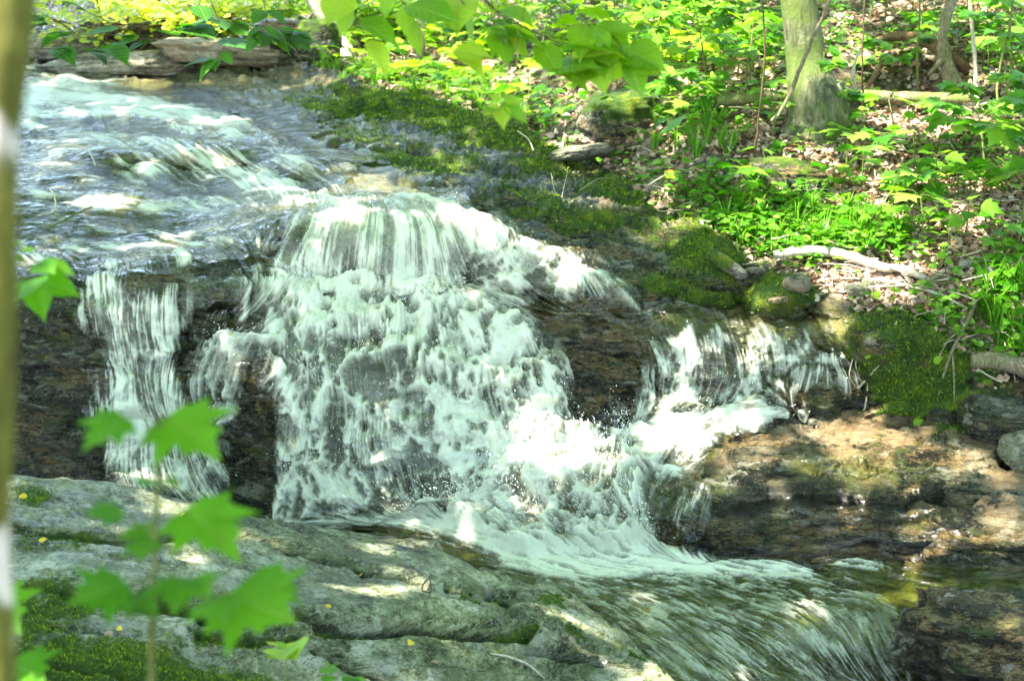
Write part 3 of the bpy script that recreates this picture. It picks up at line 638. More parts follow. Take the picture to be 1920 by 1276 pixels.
# ------------------------------------------------------------------ water: films, falls and pool, one lattice cut into bodies of water
wu = np.arange(-420, 1960, 2.0); wv = np.arange(112, 1330, 2.0)
WU, WV = np.meshgrid(wu, wv)
WY = np.exp(Yf(WU, WV)); WB = P(WU, WV, WY); WN = normals(WB)
WN = unit(smooth2(WN, 12))
FL = [(-300,300,1,.08),(100,180,1,.12),(300,220,1,.15),(450,270,1,.5),(600,340,.9,.45),(760,400,1,.2),(150,330,1,.12),(350,340,.7,.5),(420,380,.9,.4),(250,420,1,.2),(450,440,1,.25),(60,470,1,.2),(250,490,1,.3),(700,250,1,.15),
  (250,530,.05,1),(250,700,.06,1),(300,780,.3,1),(360,880,.45,1),(215,860,-.12,1),(180,640,.1,1),(330,640,.12,1),
  (700,415,.0,1),(600,500,-.12,1),(800,500,.12,1),(700,560,.1,1),(900,450,.7,.7),(1000,490,.72,.7),(1120,540,.85,.55),(900,550,.8,.45),(540,450,-.5,.9),
  (480,620,-.85,.5),(400,700,-.45,1),(390,800,-.1,1),(560,700,-.15,1),(560,850,-.05,1),(700,800,0,1),(860,650,.35,.9),(900,760,.3,1),(1010,700,.4,1),(1030,820,.3,1),(1100,940,.4,.8),(980,960,.2,1),
  (1100,590,1,.2),(1240,590,.7,.5),(1280,700,-.12,1),(1400,700,.03,1),(1500,680,.22,1),(1600,690,.4,1),(1450,600,.6,.6),
  (1420,800,-1,.35),(1280,850,-.7,.7),(1240,920,-.5,.9),(1350,870,-.9,.4),(1400,980,-.2,1),(1280,980,-.3,1),
  (600,985,1,.1),(900,1040,1,.35),(1200,1075,1,.12),(1450,1110,1,.15),(1150,1180,.9,.4),(1300,1220,.85,.5),(1500,1200,.85,.5),(1500,1270,.75,.65),(1650,1200,.75,.6),(1690,1260,.3,1),(1850,1120,1,.1),(1600,1150,1,.3)]
ff = rbf([f[:2] for f in FL], [np.array(f[2:]) / math.hypot(*f[2:]) for f in FL], c=.5)
FD = ff(WU, WV); FD /= np.linalg.norm(FD, axis=-1, keepdims=True) + 1e-6

def bil(A, r, c):
    r = np.clip(r, 0, A.shape[0] - 1.001); c = np.clip(c, 0, A.shape[1] - 1.001)
    i = r.astype(int); j = c.astype(int); a = r - i; b = c - j
    return A[i, j] * (1 - a) * (1 - b) + A[i + 1, j] * a * (1 - b) + A[i, j + 1] * (1 - a) * b + A[i + 1, j + 1] * a * b

def lic(A, L, st=1.0):
    R, C = np.indices(A.shape).astype(float); out = A.copy()
    for s in (1, -1):
        r, c = R.copy(), C.copy()
        for k in range(L):
            dx = bil(FD[..., 0], r, c); dy = bil(FD[..., 1], r, c)
            r += s * st * dy; c += s * st * dx
            out += bil(A, r, c) * (1 - k / L)
    return out
def eq(A):
    o = np.empty(A.size); o[np.argsort(A.ravel(), kind='stable')] = np.linspace(0, 1, A.size); return o.reshape(A.shape)
w1 = rng.random(WU.shape); w2 = smooth2(rng.random(WU.shape), 4); w3 = smooth2(rng.random(WU.shape), 20)
LF = eq(lic(w1, 5, 1.0)); LS = eq(lic(w1 * .6 + smooth2(rng.random(WU.shape), 1), 10, 1.2)); LL = eq(lic(smooth2(rng.random(WU.shape), 3), 14, 1.8)); LG = eq(lic(rng.random(WU.shape), 26, 1.3)); L3 = eq(lic(smooth2(rng.random(WU.shape), 12), 12, 2.4))
qw = WB.reshape(-1, 3)
def wn(s, o=4, ridge=False, off=0): return fbm(qw * s + off, o, ridge).reshape(WU.shape)
big = wn(2.2, 4); tat = wn(20, 4, False, 9); cell = wn(np.array([7, 7, 6]), 5, True, 21); lace = wn(np.array([13, 13, 10]), 4, True, 61); mid = wn(5, 4, False, 3)
wob = wn(3.2, 5, False, 50); wob2 = wn(3.2, 5, False, 70); wob3 = wn(11, 3, False, 90)
WW, WX = WU + 30 * wob + 12 * wob3, WV + 26 * wob2 + 10 * wob3
def Z(poly, s, d): return d * soft(WW, WX, poly, s)
def Bz(L): return blobs(WW, WX, L)
# how much air each stretch of water carries
fall_l = np.maximum(Z([(163,548),(200,543),(300,548),(345,560),(345,600),(325,660),(335,720),(370,790),(410,860),(410,950),(215,945),(205,860),(208,740),(190,660),(168,610)], 18, .70),
                    Bz([(270,770,80,50,.68,20),(330,850,50,80,.5,-20),(370,920,40,50,.9),(240,590,80,40,.62),(385,620,40,90,.14),(455,580,8,50,.6),(240,680,60,60,.6)]))
bulge = np.maximum(Z([(500,560),(560,545),(700,560),(850,552),(905,565),(985,640),(1035,725),(1070,800),(1135,870),(1000,920),(830,965),(520,965),(520,800),(515,720),(500,640)], 18, .74),
                   Bz([(720,560,230,45,.84),(600,600,120,60,.78),(820,600,140,60,.8),(950,645,70,56,.85,45),(1020,740,50,90,.75,-15),(455,655,95,36,.46,-38),(560,700,60,60,.72),(640,740,60,40,.6),(560,850,50,110,.7),(890,700,110,60,.72),
                       (790,720,90,60,.6),(830,810,80,60,.6),(950,850,90,60,.66),(680,860,60,80,.52),(620,930,90,36,.72),(1060,840,60,70,.72),(390,740,30,70,.4),(425,740,44,90,.42),(405,860,40,90,.55),(520,640,60,40,.7)]))
bulge = np.clip(bulge - Bz([(476,850,36,100,.8),(690,650,55,28,.32),(770,910,55,50,.45),(700,830,50,60,.2),(860,660,40,20,.25),(920,750,30,22,.3),(740,700,40,30,.2),(640,800,26,60,.2),(610,480,30,18,.2),(860,910,40,26,.3)]), 0, 1)
curt = np.maximum(Z([(508,540),(540,470),(545,430),(620,405),(760,405),(860,430),(880,540),(840,570),(700,580),(520,600)], 16, .84), Bz([(640,415,70,20,.8),(760,412,90,16,.85),(700,440,90,40,.74),(840,470,40,60,.7),(580,540,60,40,.7),(760,500,60,50,.62)]))
curt = np.clip(curt - Bz([(585,465,50,26,.5),(660,510,16,50,.25),(600,520,12,40,.2)]), 0, 1)
slope = np.maximum(Z([(850,440),(920,432),(1005,465),(1085,513),(1150,548),(1180,570),(1060,558),(980,545),(880,535)], 14, .62), Bz([(960,542,80,8,.7,5),(890,555,50,20,.8),(1000,490,90,24,.66,35),(1200,572,40,8,.3)]))
splash = np.maximum(Z([(840,955),(930,900),(1060,870),(1150,850),(1235,900),(1245,1045),(1120,1055),(1000,1060),(880,1010)], 20, .68), Bz([(1050,910,120,50,.85),(1180,960,60,80,.85),(950,960,100,40,.75),(1130,1040,110,20,.8),(840,950,80,30,.8)])) - Bz([(1010,1000,50,40,.35),(1080,1010,30,50,.3),(1120,920,30,30,.2)])
right = np.maximum.reduce([Z([(1212,640),(1300,632),(1320,700),(1310,800),(1215,800),(1222,700)], 12, .56), Z([(1310,672),(1420,662),(1425,770),(1310,790)], 14, .5), Z([(1410,668),(1490,664),(1500,725),(1440,770)], 12, .42), Z([(1490,655),(1560,650),(1580,735),(1505,735)], 14, .27), Z([(1580,668),(1602,668),(1622,715),(1600,728)], 8, .6),
    Bz([(1265,676,40,34,.64),(1275,740,40,70,.72),(1350,690,40,50,.6),(1450,670,40,30,.45,30),(1500,665,22,30,.5,20),(1200,760,20,60,.4),(1380,760,60,40,.6)])])
foot = np.maximum(Z([(1140,815),(1230,790),(1400,775),(1490,758),(1510,770),(1430,815),(1330,845),(1280,920),(1160,905)], 10, .68), Bz([(1300,800,130,24,.85,-8),(1210,850,60,40,.8),(1250,890,50,50,.7,-40),(1430,780,70,12,.7,-14),(1290,960,40,50,.2)]))
shelf = Bz([(1050,585,60,16,.25),(1180,606,60,12,.24),(1320,606,60,8,.2)])
pool = np.maximum.reduce([Z([(1020,1112),(1300,1100),(1560,1125),(1690,1175),(1715,1300),(1260,1300)], 24, .33), Z([(440,958),(840,960),(1000,1045),(1240,1035),(1330,1060),(1480,1080),(1560,1110),(1480,1130),(1200,1110),(1050,1115),(960,1090),(830,1020),(600,1000)], 16, .7), Bz([(620,980,200,20,.95),(900,1030,120,30,.95,25),(1180,1060,160,26,.95),(1180,1105,130,12,.9),(1380,1080,140,22,.72),
   (1480,1120,110,22,.42),(1540,1140,70,20,.42),(1250,1140,160,14,.3),(1430,1165,110,14,.3),(1600,1200,50,40,.28),(1655,1235,40,40,.42),(1704,1262,16,40,.6),(1550,1270,120,14,.5),(1300,1180,160,16,.6),(1500,1220,100,30,.55),(1600,1085,70,10,.3)])])
up = Bz([(120,185,110,34,.6),(250,215,150,24,.52,8),(370,235,110,22,.55,6),(120,228,60,8,.85),(230,228,60,7,.8),(60,200,30,60,.6),(420,250,60,16,.5,14),(320,300,140,20,.34,6),(150,280,120,22,.34),(280,330,60,24,.5),(430,330,110,40,.42,15),(520,370,120,24,.5,12),(640,395,90,14,.7),(800,412,60,12,.85),(560,320,90,20,.3,30),
   (240,400,190,12,.42,4),(430,400,120,10,.34,4),(110,420,90,14,.3),(300,450,120,14,.26),(90,470,80,14,.4),(250,480,200,14,.36,-3),(470,460,60,14,.25),(345,510,18,14,.7),(215,522,20,10,.5),(60,510,50,14,.4),(700,300,60,8,.14),(600,240,60,8,.2,6),(480,205,60,8,.2),(760,345,60,10,.2,10),(900,345,40,8,.1),(690,360,60,20,.35,20),(620,370,50,16,.3)])
D = np.maximum.reduce([fall_l, bulge, curt, slope, splash, right, foot, shelf, pool, up])
# noise that tears the foam: streaks along the flow on the films, cells and tatters where it churns
churn = np.clip(np.maximum.reduce([bulge * 1.1, splash * 1.3]) , 0, 1); calm = soft(.6 * WU + .4 * WW, .6 * WV + .4 * WX, POOLR, 14)
nz_s = .3 * LS + .2 * LL + .16 * LF + .08 * L3 + .14 * eq(lace) + .12 * eq(mid)
nz_c = .32 * eq(cell) + .24 * eq(lace) + .16 * eq(tat) + .2 * eq(mid) + .04 * LS + .04 * LL + .03 * LF
nz_p = .24 * LL + .3 * eq(mid) + .12 * L3 + .2 * LS + .14 * eq(lace)
nzm = nz_s * (1 - churn) + nz_c * churn; nzm = nzm * (1 - calm) + nz_p * calm
nzm = eq(nzm)
fz = np.maximum.reduce([bulge, curt, splash, fall_l * .8, slope * .6, right * .35, foot * .3, pool * sst(.3, .7, pool)]).clip(0, 1)
D = np.clip(D * (1 + .22 * fz), 0, .97)
vst = eq(wn(np.array([9, 9, 2.2]), 4, False, 141))
nst = eq(.24 * LG + .14 * LL + .13 * LS + .07 * LF + .16 * eq(lace) + .26 * vst)
nch = eq(nz_c); npl = eq(.28 * LS + .26 * LF + .2 * LL + .16 * eq(mid) + .1 * eq(lace))
Dr = D + .22 * (eq(mid) - .5) * sst(0, .2, D) * (1 - sst(.8, .95, D))
f_s = sst(1 - Dr - .36, 1 - Dr + .62, nst); f_c = sst(1 - Dr - .34, 1 - Dr + .5, nch); f_p = sst(1 - Dr - .45, 1 - Dr + .4, npl)
ch2 = np.clip(np.maximum(churn, .6 * sst(.1, .5, np.maximum(np.maximum(right, slope), foot))), 0, 1)
foam = (f_s * (1 - ch2) + f_c * ch2) * (1 - calm) + f_p * calm
outf = soft(WW, WX, [(1010,1118),(1200,1122),(1480,1128),(1600,1120),(1740,1190),(1740,1330),(1200,1330)], 24)
foam = foam * sst(.05, .2, Dr) * (1 - outf * (.48 + .45 * sst(.35, .7, eq(mid)) * (1 - L3)))
upz = soft(WU, WV, [(-450,120),(560,130),(860,380),(900,425),(545,432),(480,500),(330,536),(-450,545)], 10)
up2 = np.clip(up * 1.25 + .10 * upz * sst(760, 520, WU), 0, 1)
foam = foam * (1 - upz) + upz * sst(.12, .72, up2 + .34 * (LS - .5) + .3 * (LL - .5) + .22 * (eq(mid) - .5) - .17) * .85
veil = sst(.2, .9, smooth2(Dr, 3)) * (.55 + .45 * LG)
foam = np.clip(np.maximum(foam, veil * .55 * fz), 0, 1)
# body of the water: film thickness, lumps of aerated water thrown outward
wave = lic(smooth2(rng.random(WU.shape), 40) - .5, 10, 3.)
wave = wave / wave.std()
wav2 = lic(smooth2(rng.random(WU.shape), 10) - .5, 14, 2.); wav2 = wav2 / wav2.std()
off = .022 + foam * (.008 + .022 * np.clip(churn, 0, 1) * (1 + big)) + .006 * wave * (1 - calm) + calm * (.05 + .006 * wave + .004 * wav2 + .012 * big + .01 * foam) + .0035 * wav2 * upz
chs = smooth2(churn, 40); off += chs * (.05 * np.clip(.4 + cell, 0, 1.5) + .05 * big) * (.3 + foam) + splash.clip(0) * .07 * (.6 + wn(4, 4, True, 33))
off += (curt + fall_l + right + slope).clip(0, 1) * (.003 * L3 + .005 * LS + .017 + .012 * eq(mid) + .01 * eq(lace))
off += (.008 * (L3 - .5) + .004 * (LS - .5)) * upz
rip = .4 * (LS - .5) + .5 * (LL - .5) + .12 * wave + .25 * wav2
# the water rides on the relief of the bed
rr_, cc_ = np.clip(np.searchsorted(vs, WV.ravel()), 0, nr - 1), np.clip(np.searchsorted(us, WU.ravel()), 0, nc - 1)
bed = smooth2(disp.reshape(U.shape)[rr_, cc_].reshape(WU.shape), 10)
res = np.abs(disp.reshape(U.shape)[rr_, cc_].reshape(WU.shape) - bed)
off += bed * (1 - .5 * calm) + smooth2(res, 20) * 1.3 * sst(.1, .5, D) * (1 - calm)
foam = foam * (.93 - .12 * churn * (1 - eq(cell)))
W3 = WB + WN * off[..., None]
# where water runs at all
film = np.maximum.reduce([soft(WU, WV, [(-450,140),(130,128),(250,150),(420,178),(560,215),(640,262),(740,300),(800,345),(860,390),(900,425),(850,440),(545,440),(505,500),(330,540),(-450,560)], 8),
    sst(.03, .1, D), soft(WW, WX, [(930,560),(1180,560),(1330,566),(1540,566),(1592,620),(1604,690),(1560,728),(1480,738),(1410,742),(1200,830),(1180,640),(1000,600)], 8),
    soft(WW, WX, [(1480,890),(1620,880),(1700,915),(1600,935),(1480,930)], 6), soft(.6 * WU + .4 * WW, .6 * WV + .4 * WX, POOLR, 6)])
film *= np.where((WU < 1000) & (WV > 200) & (WV < 440), sst(-.55, -.2, wob - .9 * sst(520, 760, WU) * sst(480, 300, WV) + .2), 1)
keep = film > .5
lip = np.interp(WU, [-450, 30, 160, 330, 480, 510, 545, 640, 760, 850, 920, 960], [548, 542, 540, 532, 505, 490, 428, 400, 400, 425, 436, 100])
reg = np.where(WV < lip, 0, 2)
reg = np.where((WV >= lip) & (WU < 425) & (WV < 962), 1, reg)
reg = np.where((reg == 2) & (WU > np.interp(WV, [400, 575, 600, 830, 900, 1060], [1200, 1200, 960, 1150, 1250, 1250])), 3, reg)
reg = np.where((psd(WU, WV, POOLR) > 0) & (WV > 955), 4, reg)
reg = np.where((reg == 1) & (WV > 955), 4, reg)
qd = gridq(*WU.shape)
kq = keep.ravel()[qd].all(1)
rq = reg.ravel()[qd[:, 0]]
for r_, nm, lab, mt in ((0, 'stream', 'shallow rippling stream sliding over the rock above the falls', M_WATER), (1, 'narrow_waterfall', 'narrow veil of water dropping down the dark rock wall', M_WATER), (2, 'main_waterfall', 'broad churning pale green main fall', M_WATER),
                    (3, 'side_cascade', 'white side cascade spilling over the rounded shelf', M_WATER), (4, 'pool', 'milky green pool and its glassy outflow', M_POOL)):
    f = qd[kq & (rq == r_)]
    ids, inv = np.unique(f, return_inverse=True)
    me = mesh(nm, W3.reshape(-1, 3)[ids], quads=inv.reshape(-1, 4), attrs={'foam': foam.ravel()[ids], 'ripple': rip.ravel()[ids]})
    tag(link(nm, me, mt), lab, kind='structure')
# ------------------------------------------------------------------ thrown drops and shreds of spray
pr = ((churn > .25) * (.12 + foam) * (.35 + 1.3 * splash.clip(0)) + .35 * foam * (right.clip(0) + slope + foot * .8 + curt * .6) * (reg != 4)) * keep
pr = pr.ravel() * (WU.ravel() > 300); pr /= pr.sum()
ND = 11000
ids = rng.choice(pr.size, ND, p=pr)
jit = rng.normal(size=(ND, 3)) * np.array([.025, .02, .02]); out = np.abs(rng.normal(size=ND)) * (.05 + .1 * splash.clip(0).ravel()[ids]) + .01
c = W3.reshape(-1, 3)[ids] + WN.reshape(-1, 3)[ids] * out[:, None] + jit
ov = np.array([(1,0,0),(-1,0,0),(0,1,0),(0,-1,0),(0,0,1),(0,0,-1)], float); ot = np.array([(0,2,4),(2,1,4),(1,3,4),(3,0,4),(2,0,5),(1,2,5),(3,1,5),(0,3,5)])
sz = .0009 + .0024 * rng.random(ND) ** 3
fdir = FD.reshape(-1, 2)[ids]
st = 1 + 2.2 * rng.random(ND)
v = ov[None] * sz[:, None, None]
al = v[..., 2] * st[:, None]
v = np.stack([v[..., 0] + al * fdir[:, 0:1] * .8, v[..., 1], -al * np.maximum(fdir[:, 1:2], .2)], -1) + c[:, None]
b = MB(); b.add(v.reshape(-1, 3), None, (ot[None] + 6 * np.arange(ND)[:, None, None]).reshape(-1, 3))
tag(b.build('spray', M_SPRAY), 'fine white drops thrown off the falls', kind='stuff')
# ------------------------------------------------------------------ stones
import bmesh
def ico(sub):
    bm = bmesh.new(); bmesh.ops.create_icosphere(bm, subdivisions=sub, radius=1)
    v = np.array([x.co[:] for x in bm.verts]); t = np.array([[y.index for y in f.verts] for f in bm.faces]); bm.free(); return v, t
ICO = {k: ico(k) for k in (3, 4, 5)}
def stone(name, label, cat, p, size, rz=0, tilt=(0, 0), mat=None, mossy=.0, sink=.25, sub=4, seed=0, rough=.25, box=.55, group=None, wet=0., strata=0., tanv_=0.):
    v, t = ICO[sub]; v = v.copy()
    v = np.sign(v) * np.abs(v) ** box if box != 1 else v
    v /= np.max(np.abs(v), axis=0)
    s = seed * 7.3 + 1
    v = v * (1 + rough * fbm(v * 1.1 + s, 4) + rough * .35 * fbm(v * [2, 2, 6] + s, 4, True))[:, None]
    if strata: v[:, 2] += strata * fbm(v * [1.2, 1.2, 7] + s, 3, True); v[:, :2] *= (1 + strata * fbm(v * [.6, .6, 6] + s + 4, 3))[:, None]
    v = v * (np.array(size) / 2)
    cz, sz_ = math.cos(tilt[0]), math.sin(tilt[0]); v = np.stack([v[:, 0], v[:, 1] * cz - v[:, 2] * sz_, v[:, 1] * sz_ + v[:, 2] * cz], -1)
    cz, sz_ = math.cos(tilt[1]), math.sin(tilt[1]); v = np.stack([v[:, 0] * cz + v[:, 2] * sz_, v[:, 1], -v[:, 0] * sz_ + v[:, 2] * cz], -1)
    c, n = math.cos(rz), math.sin(rz); v = np.stack([v[:, 0] * c - v[:, 1] * n, v[:, 0] * n + v[:, 1] * c, v[:, 2]], -1)
    lo = v[:, 2].min(); v[:, 2] -= lo + sink * size[2]
    hh = (v[:, 2] - v[:, 2].min()) / np.ptp(v[:, 2])
    mo = np.clip(mossy * (sst(.25, .8, hh) + .5 * fbm(v * 12 + s, 3)), 0, 1.1)
    z = np.zeros(len(v))
    me = mesh(name, v, tris=t, attrs={'moss': mo, 'wet': z + wet, 'tan': z + tanv_, 'soil': z})
    return tag(link(name, me, mat or M_STONE, None, tuple(p)), label, cat, group)
ST = [
 ('boulder', 'big mossy boulder with a yellow-green top at the foot of the bank', 'boulder', 1124, 290, (.46,.40,.33), .2, (0,-.1), 'R', .95, .12, .18, .7),
 ('flat_stone', 'pale flat wavy stone lying loose on the mossy rock below the mossy boulder', 'stone', 1076, 336, (.38,.17,.075), .12, (-.25,-.13), 'W', 0, .0, .3, .8),
 ('stone', 'small grey stone half sunk in moss right of the pale flat stone', 'stone', 1241, 364, (.13,.11,.11), 0, (0,0), 'S', .3, .3, .2, .8),
 ('stone', 'grey wedge of stone leaning over at a steep slant below the mossy ledge', 'stone', 1354, 530, (.20,.10,.06), .1, (.1,.62), 'S', .75, .1, .15, .6),
 ('stone', 'flat topped grey stone uppermost of the little pile by the pale branch', 'stone', 1408, 514, (.12,.10,.055), .3, (0,0), 'S', .1, -.2, .2, .6),
 ('stone', 'small brown stone beneath the flat topped grey stone', 'stone', 1398, 528, (.07,.06,.045), .5, (0,0), 'S', 0, .1, .25, .8),
 ('stone', 'brownish flat stone at the bottom of the little pile', 'stone', 1420, 530, (.11,.08,.04), -.1, (0,.1), 'S', .1, .1, .22, .7),
 ('stone', 'small round tan stone at the left end of the pale branch', 'stone', 1437, 511, (.05,.05,.045), 0, (0,0), 'S', 0, .2, .2, .9),
 ('stone', 'tan domed stone with moss on its right side by the shelf edge', 'stone', 1478, 552, (.17,.13,.10), 0, (0,.1), 'S', .5, .2, .2, .8),
 ('stone', 'dark flat wet stone in front of the tan domed stone', 'stone', 1455, 561, (.13,.08,.035), .1, (0,0), 'R', .0, .15, .25, .7),
 ('stone', 'dark grey flat stone right of the dark flat wet stone', 'stone', 1500, 563, (.10,.07,.04), -.2, (0,0), 'R', .1, .15, .25, .7),
 ('stone', 'whitish lumpy stone lying on the bare soil above the mossy hump', 'stone', 1605, 558, (.13,.10,.075), .2, (0,.1), 'W', 0, .15, .3, .8),
 ('stone', 'small grey stone against the whitish lumpy stone', 'stone', 1624, 547, (.07,.06,.055), 0, (0,.4), 'S', 0, .1, .2, .7),
 ('stone', 'small angular grey stone on the leaf litter near the right edge', 'stone', 1808, 508, (.07,.05,.05), .3, (0,0), 'S', 0, .1, .12, .45),
 ('stone', 'green tinged blunt stone beside the small angular grey stone', 'stone', 1852, 524, (.14,.10,.08), -.2, (0,-.25), 'S', .55, .2, .2, .7),
 ('boulder', 'layered grey boulder at the right edge below the mossy ledge', 'boulder', 1872, 838, (.34,.26,.17), -.1, (0,.05), 'R', .35, .15, .2, .6),
 ('boulder', 'rounded grey boulder half out of the frame under the layered boulder', 'boulder', 1915, 880, (.20,.18,.15), .3, (0,0), 'S', .15, .15, .2, .8),
 ('stone', 'dark pointed stone left of the layered grey boulder', 'stone', 1768, 822, (.16,.12,.08), .2, (0,0), 'R', .3, .2, .25, .7),
 ('stone', 'small dark stone breaking the surface of the upper stream', 'stone', 440, 226, (.11,.09,.06), 0, (0,0), 'R', 0, .2, .25, .8),
 ('boulder', 'brown boulder at the right end of the ledge across the upper stream', 'boulder', 540, 112, (.48,.35,.20), .1, (0,.05), 'R', .0, .15, .2, .7),
 ('boulder', 'pale grey boulder beside the white water far upstream', 'boulder', 118, 128, (.62,.45,.24), .1, (0,-.1), 'S', .1, .15, .25, .8),
 ('boulder', 'dark moss covered boulder in the shade under the leaning pale trunk', 'boulder', 592, 122, (.42,.36,.36), .1, (0,0), 'R', .8, .1, .25, .8),
 ('stone', 'small tan rounded stone awash in the outflow below the dark rock', 'stone', 1585, 1116, (.15,.11,.06), .1, (0,.1), 'R', 0, .2, .2, .8),
 ('boulder', 'dark wet boulder in the lower right corner beside the outflow', 'boulder', 1850, 1292, (.62,.46,.33), .0, (-.1,.08), 'D', .35, .02, .45, .75),
 ('standing_stone', 'small upright stone capped with bright yellow moss on the fern bank', 'stone', 1208, 186, (.17,.13,.20), .1, (0,.1), 'R', 1., .1, .2, .8),
 ('ledge_rock', 'pale sunlit rock ledge lying across the upper stream behind the near twigs', 'rock ledge', 240, 137, (1.25,.8,.2), -.06, (-.05,-.04), 'S', .0, .35, .3, .7),
 ('ledge_rock', 'brown layered ledge rock farther back than the pale sunlit ledge', 'rock ledge', 270, 106, (1.1,.7,.24), .1, (-.05,.04), 'R', .0, .3, .3, .7),
 ('ledge_rock', 'tan ledge rock between the pale sunlit ledge and the brown boulder', 'rock ledge', 420, 128, (1.05,.7,.2), .1, (-.05,.06), 'S', .1, .3, .3, .7),
 ('stump', 'low rotten stump cloaked in moss over a dark hollow below the big tree', 'stump', 1470, 345, (.42,.30,.22), .1, (0,.12), 'R', .8, -.25, .3, .7),
]
for i, (nm, lab, cat, u, v, sz, rz, tl, mt, mo, sk_, ro, bx) in enumerate(ST):
    m_ = {'R': M_ROCK, 'D': M_DARK, 'S': M_STONE, 'W': M_STONE}[mt]
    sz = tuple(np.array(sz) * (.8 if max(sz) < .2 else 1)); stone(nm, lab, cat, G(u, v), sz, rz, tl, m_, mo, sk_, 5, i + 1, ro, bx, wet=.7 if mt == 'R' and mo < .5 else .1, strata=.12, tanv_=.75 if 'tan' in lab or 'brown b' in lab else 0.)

M_LOG = bark_mat('mossy_log_bark', (.05, .035, .02), (.15, .12, .06), (.4, .36, .28), (.13, .19, .03), .8, 3.)
# ------------------------------------------------------------------ wood
def pts3(L, dy=0., n=24, wob=.004):
    """points given along the branch as (u, v, height over the ground or distance)"""
    a = []
    for u, v, h in L:
        a.append(P(u, v, h) if h > 2.5 else G(u, v) + np.array([0, 0, h]))
    p = spline(a, n); return p + wob * np.stack([fbm(p * 9 + k * 5, 3) for k in range(3)], -1)
def wood(name, label, cat, main, r, mat, side=(), seg=8, wob=.004, rough=.2, n=24, group=None):
    p = pts3(main, n=n, wob=wob); o = p[0].copy(); b = MB()
    rr = np.interp(np.linspace(0, 1, n), np.linspace(0, 1, len(r)), r)
    b.tube(p - o, rr, seg, rough=rough)
    for L, r2 in side:
        q = pts3(L, n=10, wob=wob); b.tube(q - o, np.interp(np.linspace(0, 1, 10), np.linspace(0, 1, len(r2)), r2), 6, rough=rough)
    return tag(b.build(name, mat, None, True, tuple(o)), label, cat, group)
wood('fallen_log', 'straight thin fallen log lying level behind the big tree', 'log', [(1345,188,8.55),(1420,182,8.55),(1520,180,8.52),(1600,180,8.48),(1700,183,8.42),(1822,186,8.32)], (.032,.036,.036,.032), M_LOG, rough=.25, seg=12, n=50)
wood('fallen_branch', 'pale bent barkless branch lying on the bank above the shelf', 'branch', [(1450,504,.05),(1500,500,.06),(1550,498,.065),(1600,512,.06),(1650,524,.05),(1690,528,.045),(1735,538,.035)], (.02,.026,.025,.021,.014), M_BIRCH, [([(1622,514,.03),(1628,522,.0)], (.016,.012))], seg=12, n=50, rough=.3)
wood('stick', 'short pale stick just below the thin end of the bent branch', 'stick', [(1632,535,.015),(1665,537,.02),(1708,541,.015)], (.010,.012,.008), M_BIRCH, [([(1640,541,.01),(1690,546,.01)], (.006,.006))])
wood('stick', 'stubby curved grey stick beyond the thin end of the bent branch', 'stick', [(1738,545,.01),(1756,533,.03),(1782,540,.02)], (.016,.018,.012), M_DEAD)
wood('stick', 'long thin straight stick slanting down over the mossy hump', 'stick', [(1545,540,.02),(1620,542,.03),(1700,556,.05),(1760,578,.06),(1812,602,.05)], (.004,.006,.007,.006), M_TWIG, [([(1640,545,.03),(1600,556,.02)], (.003,.002))], n=40)
wood('dead_branch', 'dark broken branch leaning down the right end of the mossy hump', 'branch', [(1835,575,.10),(1818,620,.10),(1800,655,.08),(1775,700,.05),(1762,735,.02)], (.008,.011,.009,.005), M_DEAD, [([(1795,660,.08),(1770,670,.06),(1745,705,.03)], (.006,.003)), ([(1785,690,.06),(1795,735,.02)], (.006,.003))], n=30)
wood('dead_twig', 'forked bleached twig caught at the right foot of the side cascade', 'twig', [(1572,752,.04),(1600,742,.06),(1640,718,.08),(1652,712,.09)], (.006,.007,.005,.003), M_TWIG, [([(1612,736,.06),(1596,722,.1),(1618,708,.12)], (.004,.002)), ([(1630,722,.08),(1622,760,.03),(1612,772,.02)], (.005,.003)), ([(1600,742,.06),(1580,735,.1),(1598,712,.13)], (.003,.002))], n=24)
wood('fallen_log', 'short thick dark log end poking in at the right edge', 'log', [(1822,700,.05),(1870,703,.06),(1990,730,.05)], (.03,.042,.05), M_DEAD, seg=14, rough=.35)
wood('rotten_branch', 'arching brown rotten branch above the fallen log', 'branch', [(1640,78,9.3),(1680,68,9.25),(1730,75,9.15),(1770,98,9.0),(1830,142,8.9)], (.016,.03,.034,.036,.03), M_RED, seg=10, n=30, rough=.3)
wood('rotten_branch', 'short rust red branch propped steeply under the arching branch', 'branch', [(1618,176,8.75),(1640,142,8.9),(1668,100,9.1)], (.014,.017,.012), M_RED, [([(1625,165,8.8),(1600,150,8.85)], (.006,.003))])
wood('bare_root', 'bleached pale bent root curving beside the rust red branch', 'root', [(1605,178,8.6),(1600,140,8.6),(1604,112,8.65),(1612,98,8.8)], (.009,.011,.009,.006), M_TWIG)
wood('snag', 'twisted weathered snag with a torn pale foot on the upper slope', 'snag', [(1795,168,8.75),(1775,125,8.85),(1768,80,8.9),(1772,40,8.95),(1784,-10,9.0),(1800,-160,9.1)], (.05,.045,.03,.032,.034,.03), M_DEAD, [([(1770,110,8.85),(1740,140,8.7)], (.02,.008)), ([(1775,120,8.85),(1808,160,8.7)], (.022,.01))], seg=12, rough=.5, n=30)
wood('leaning_stick', 'long thin grey stick leaning across the front of the big tree', 'stick', [(1447,228,7.95),(1476,188,7.95),(1518,85,7.9),(1552,10,7.85),(1580,-60,7.8)], (.010,.012,.010,.008), M_DEAD, n=30, wob=.012)
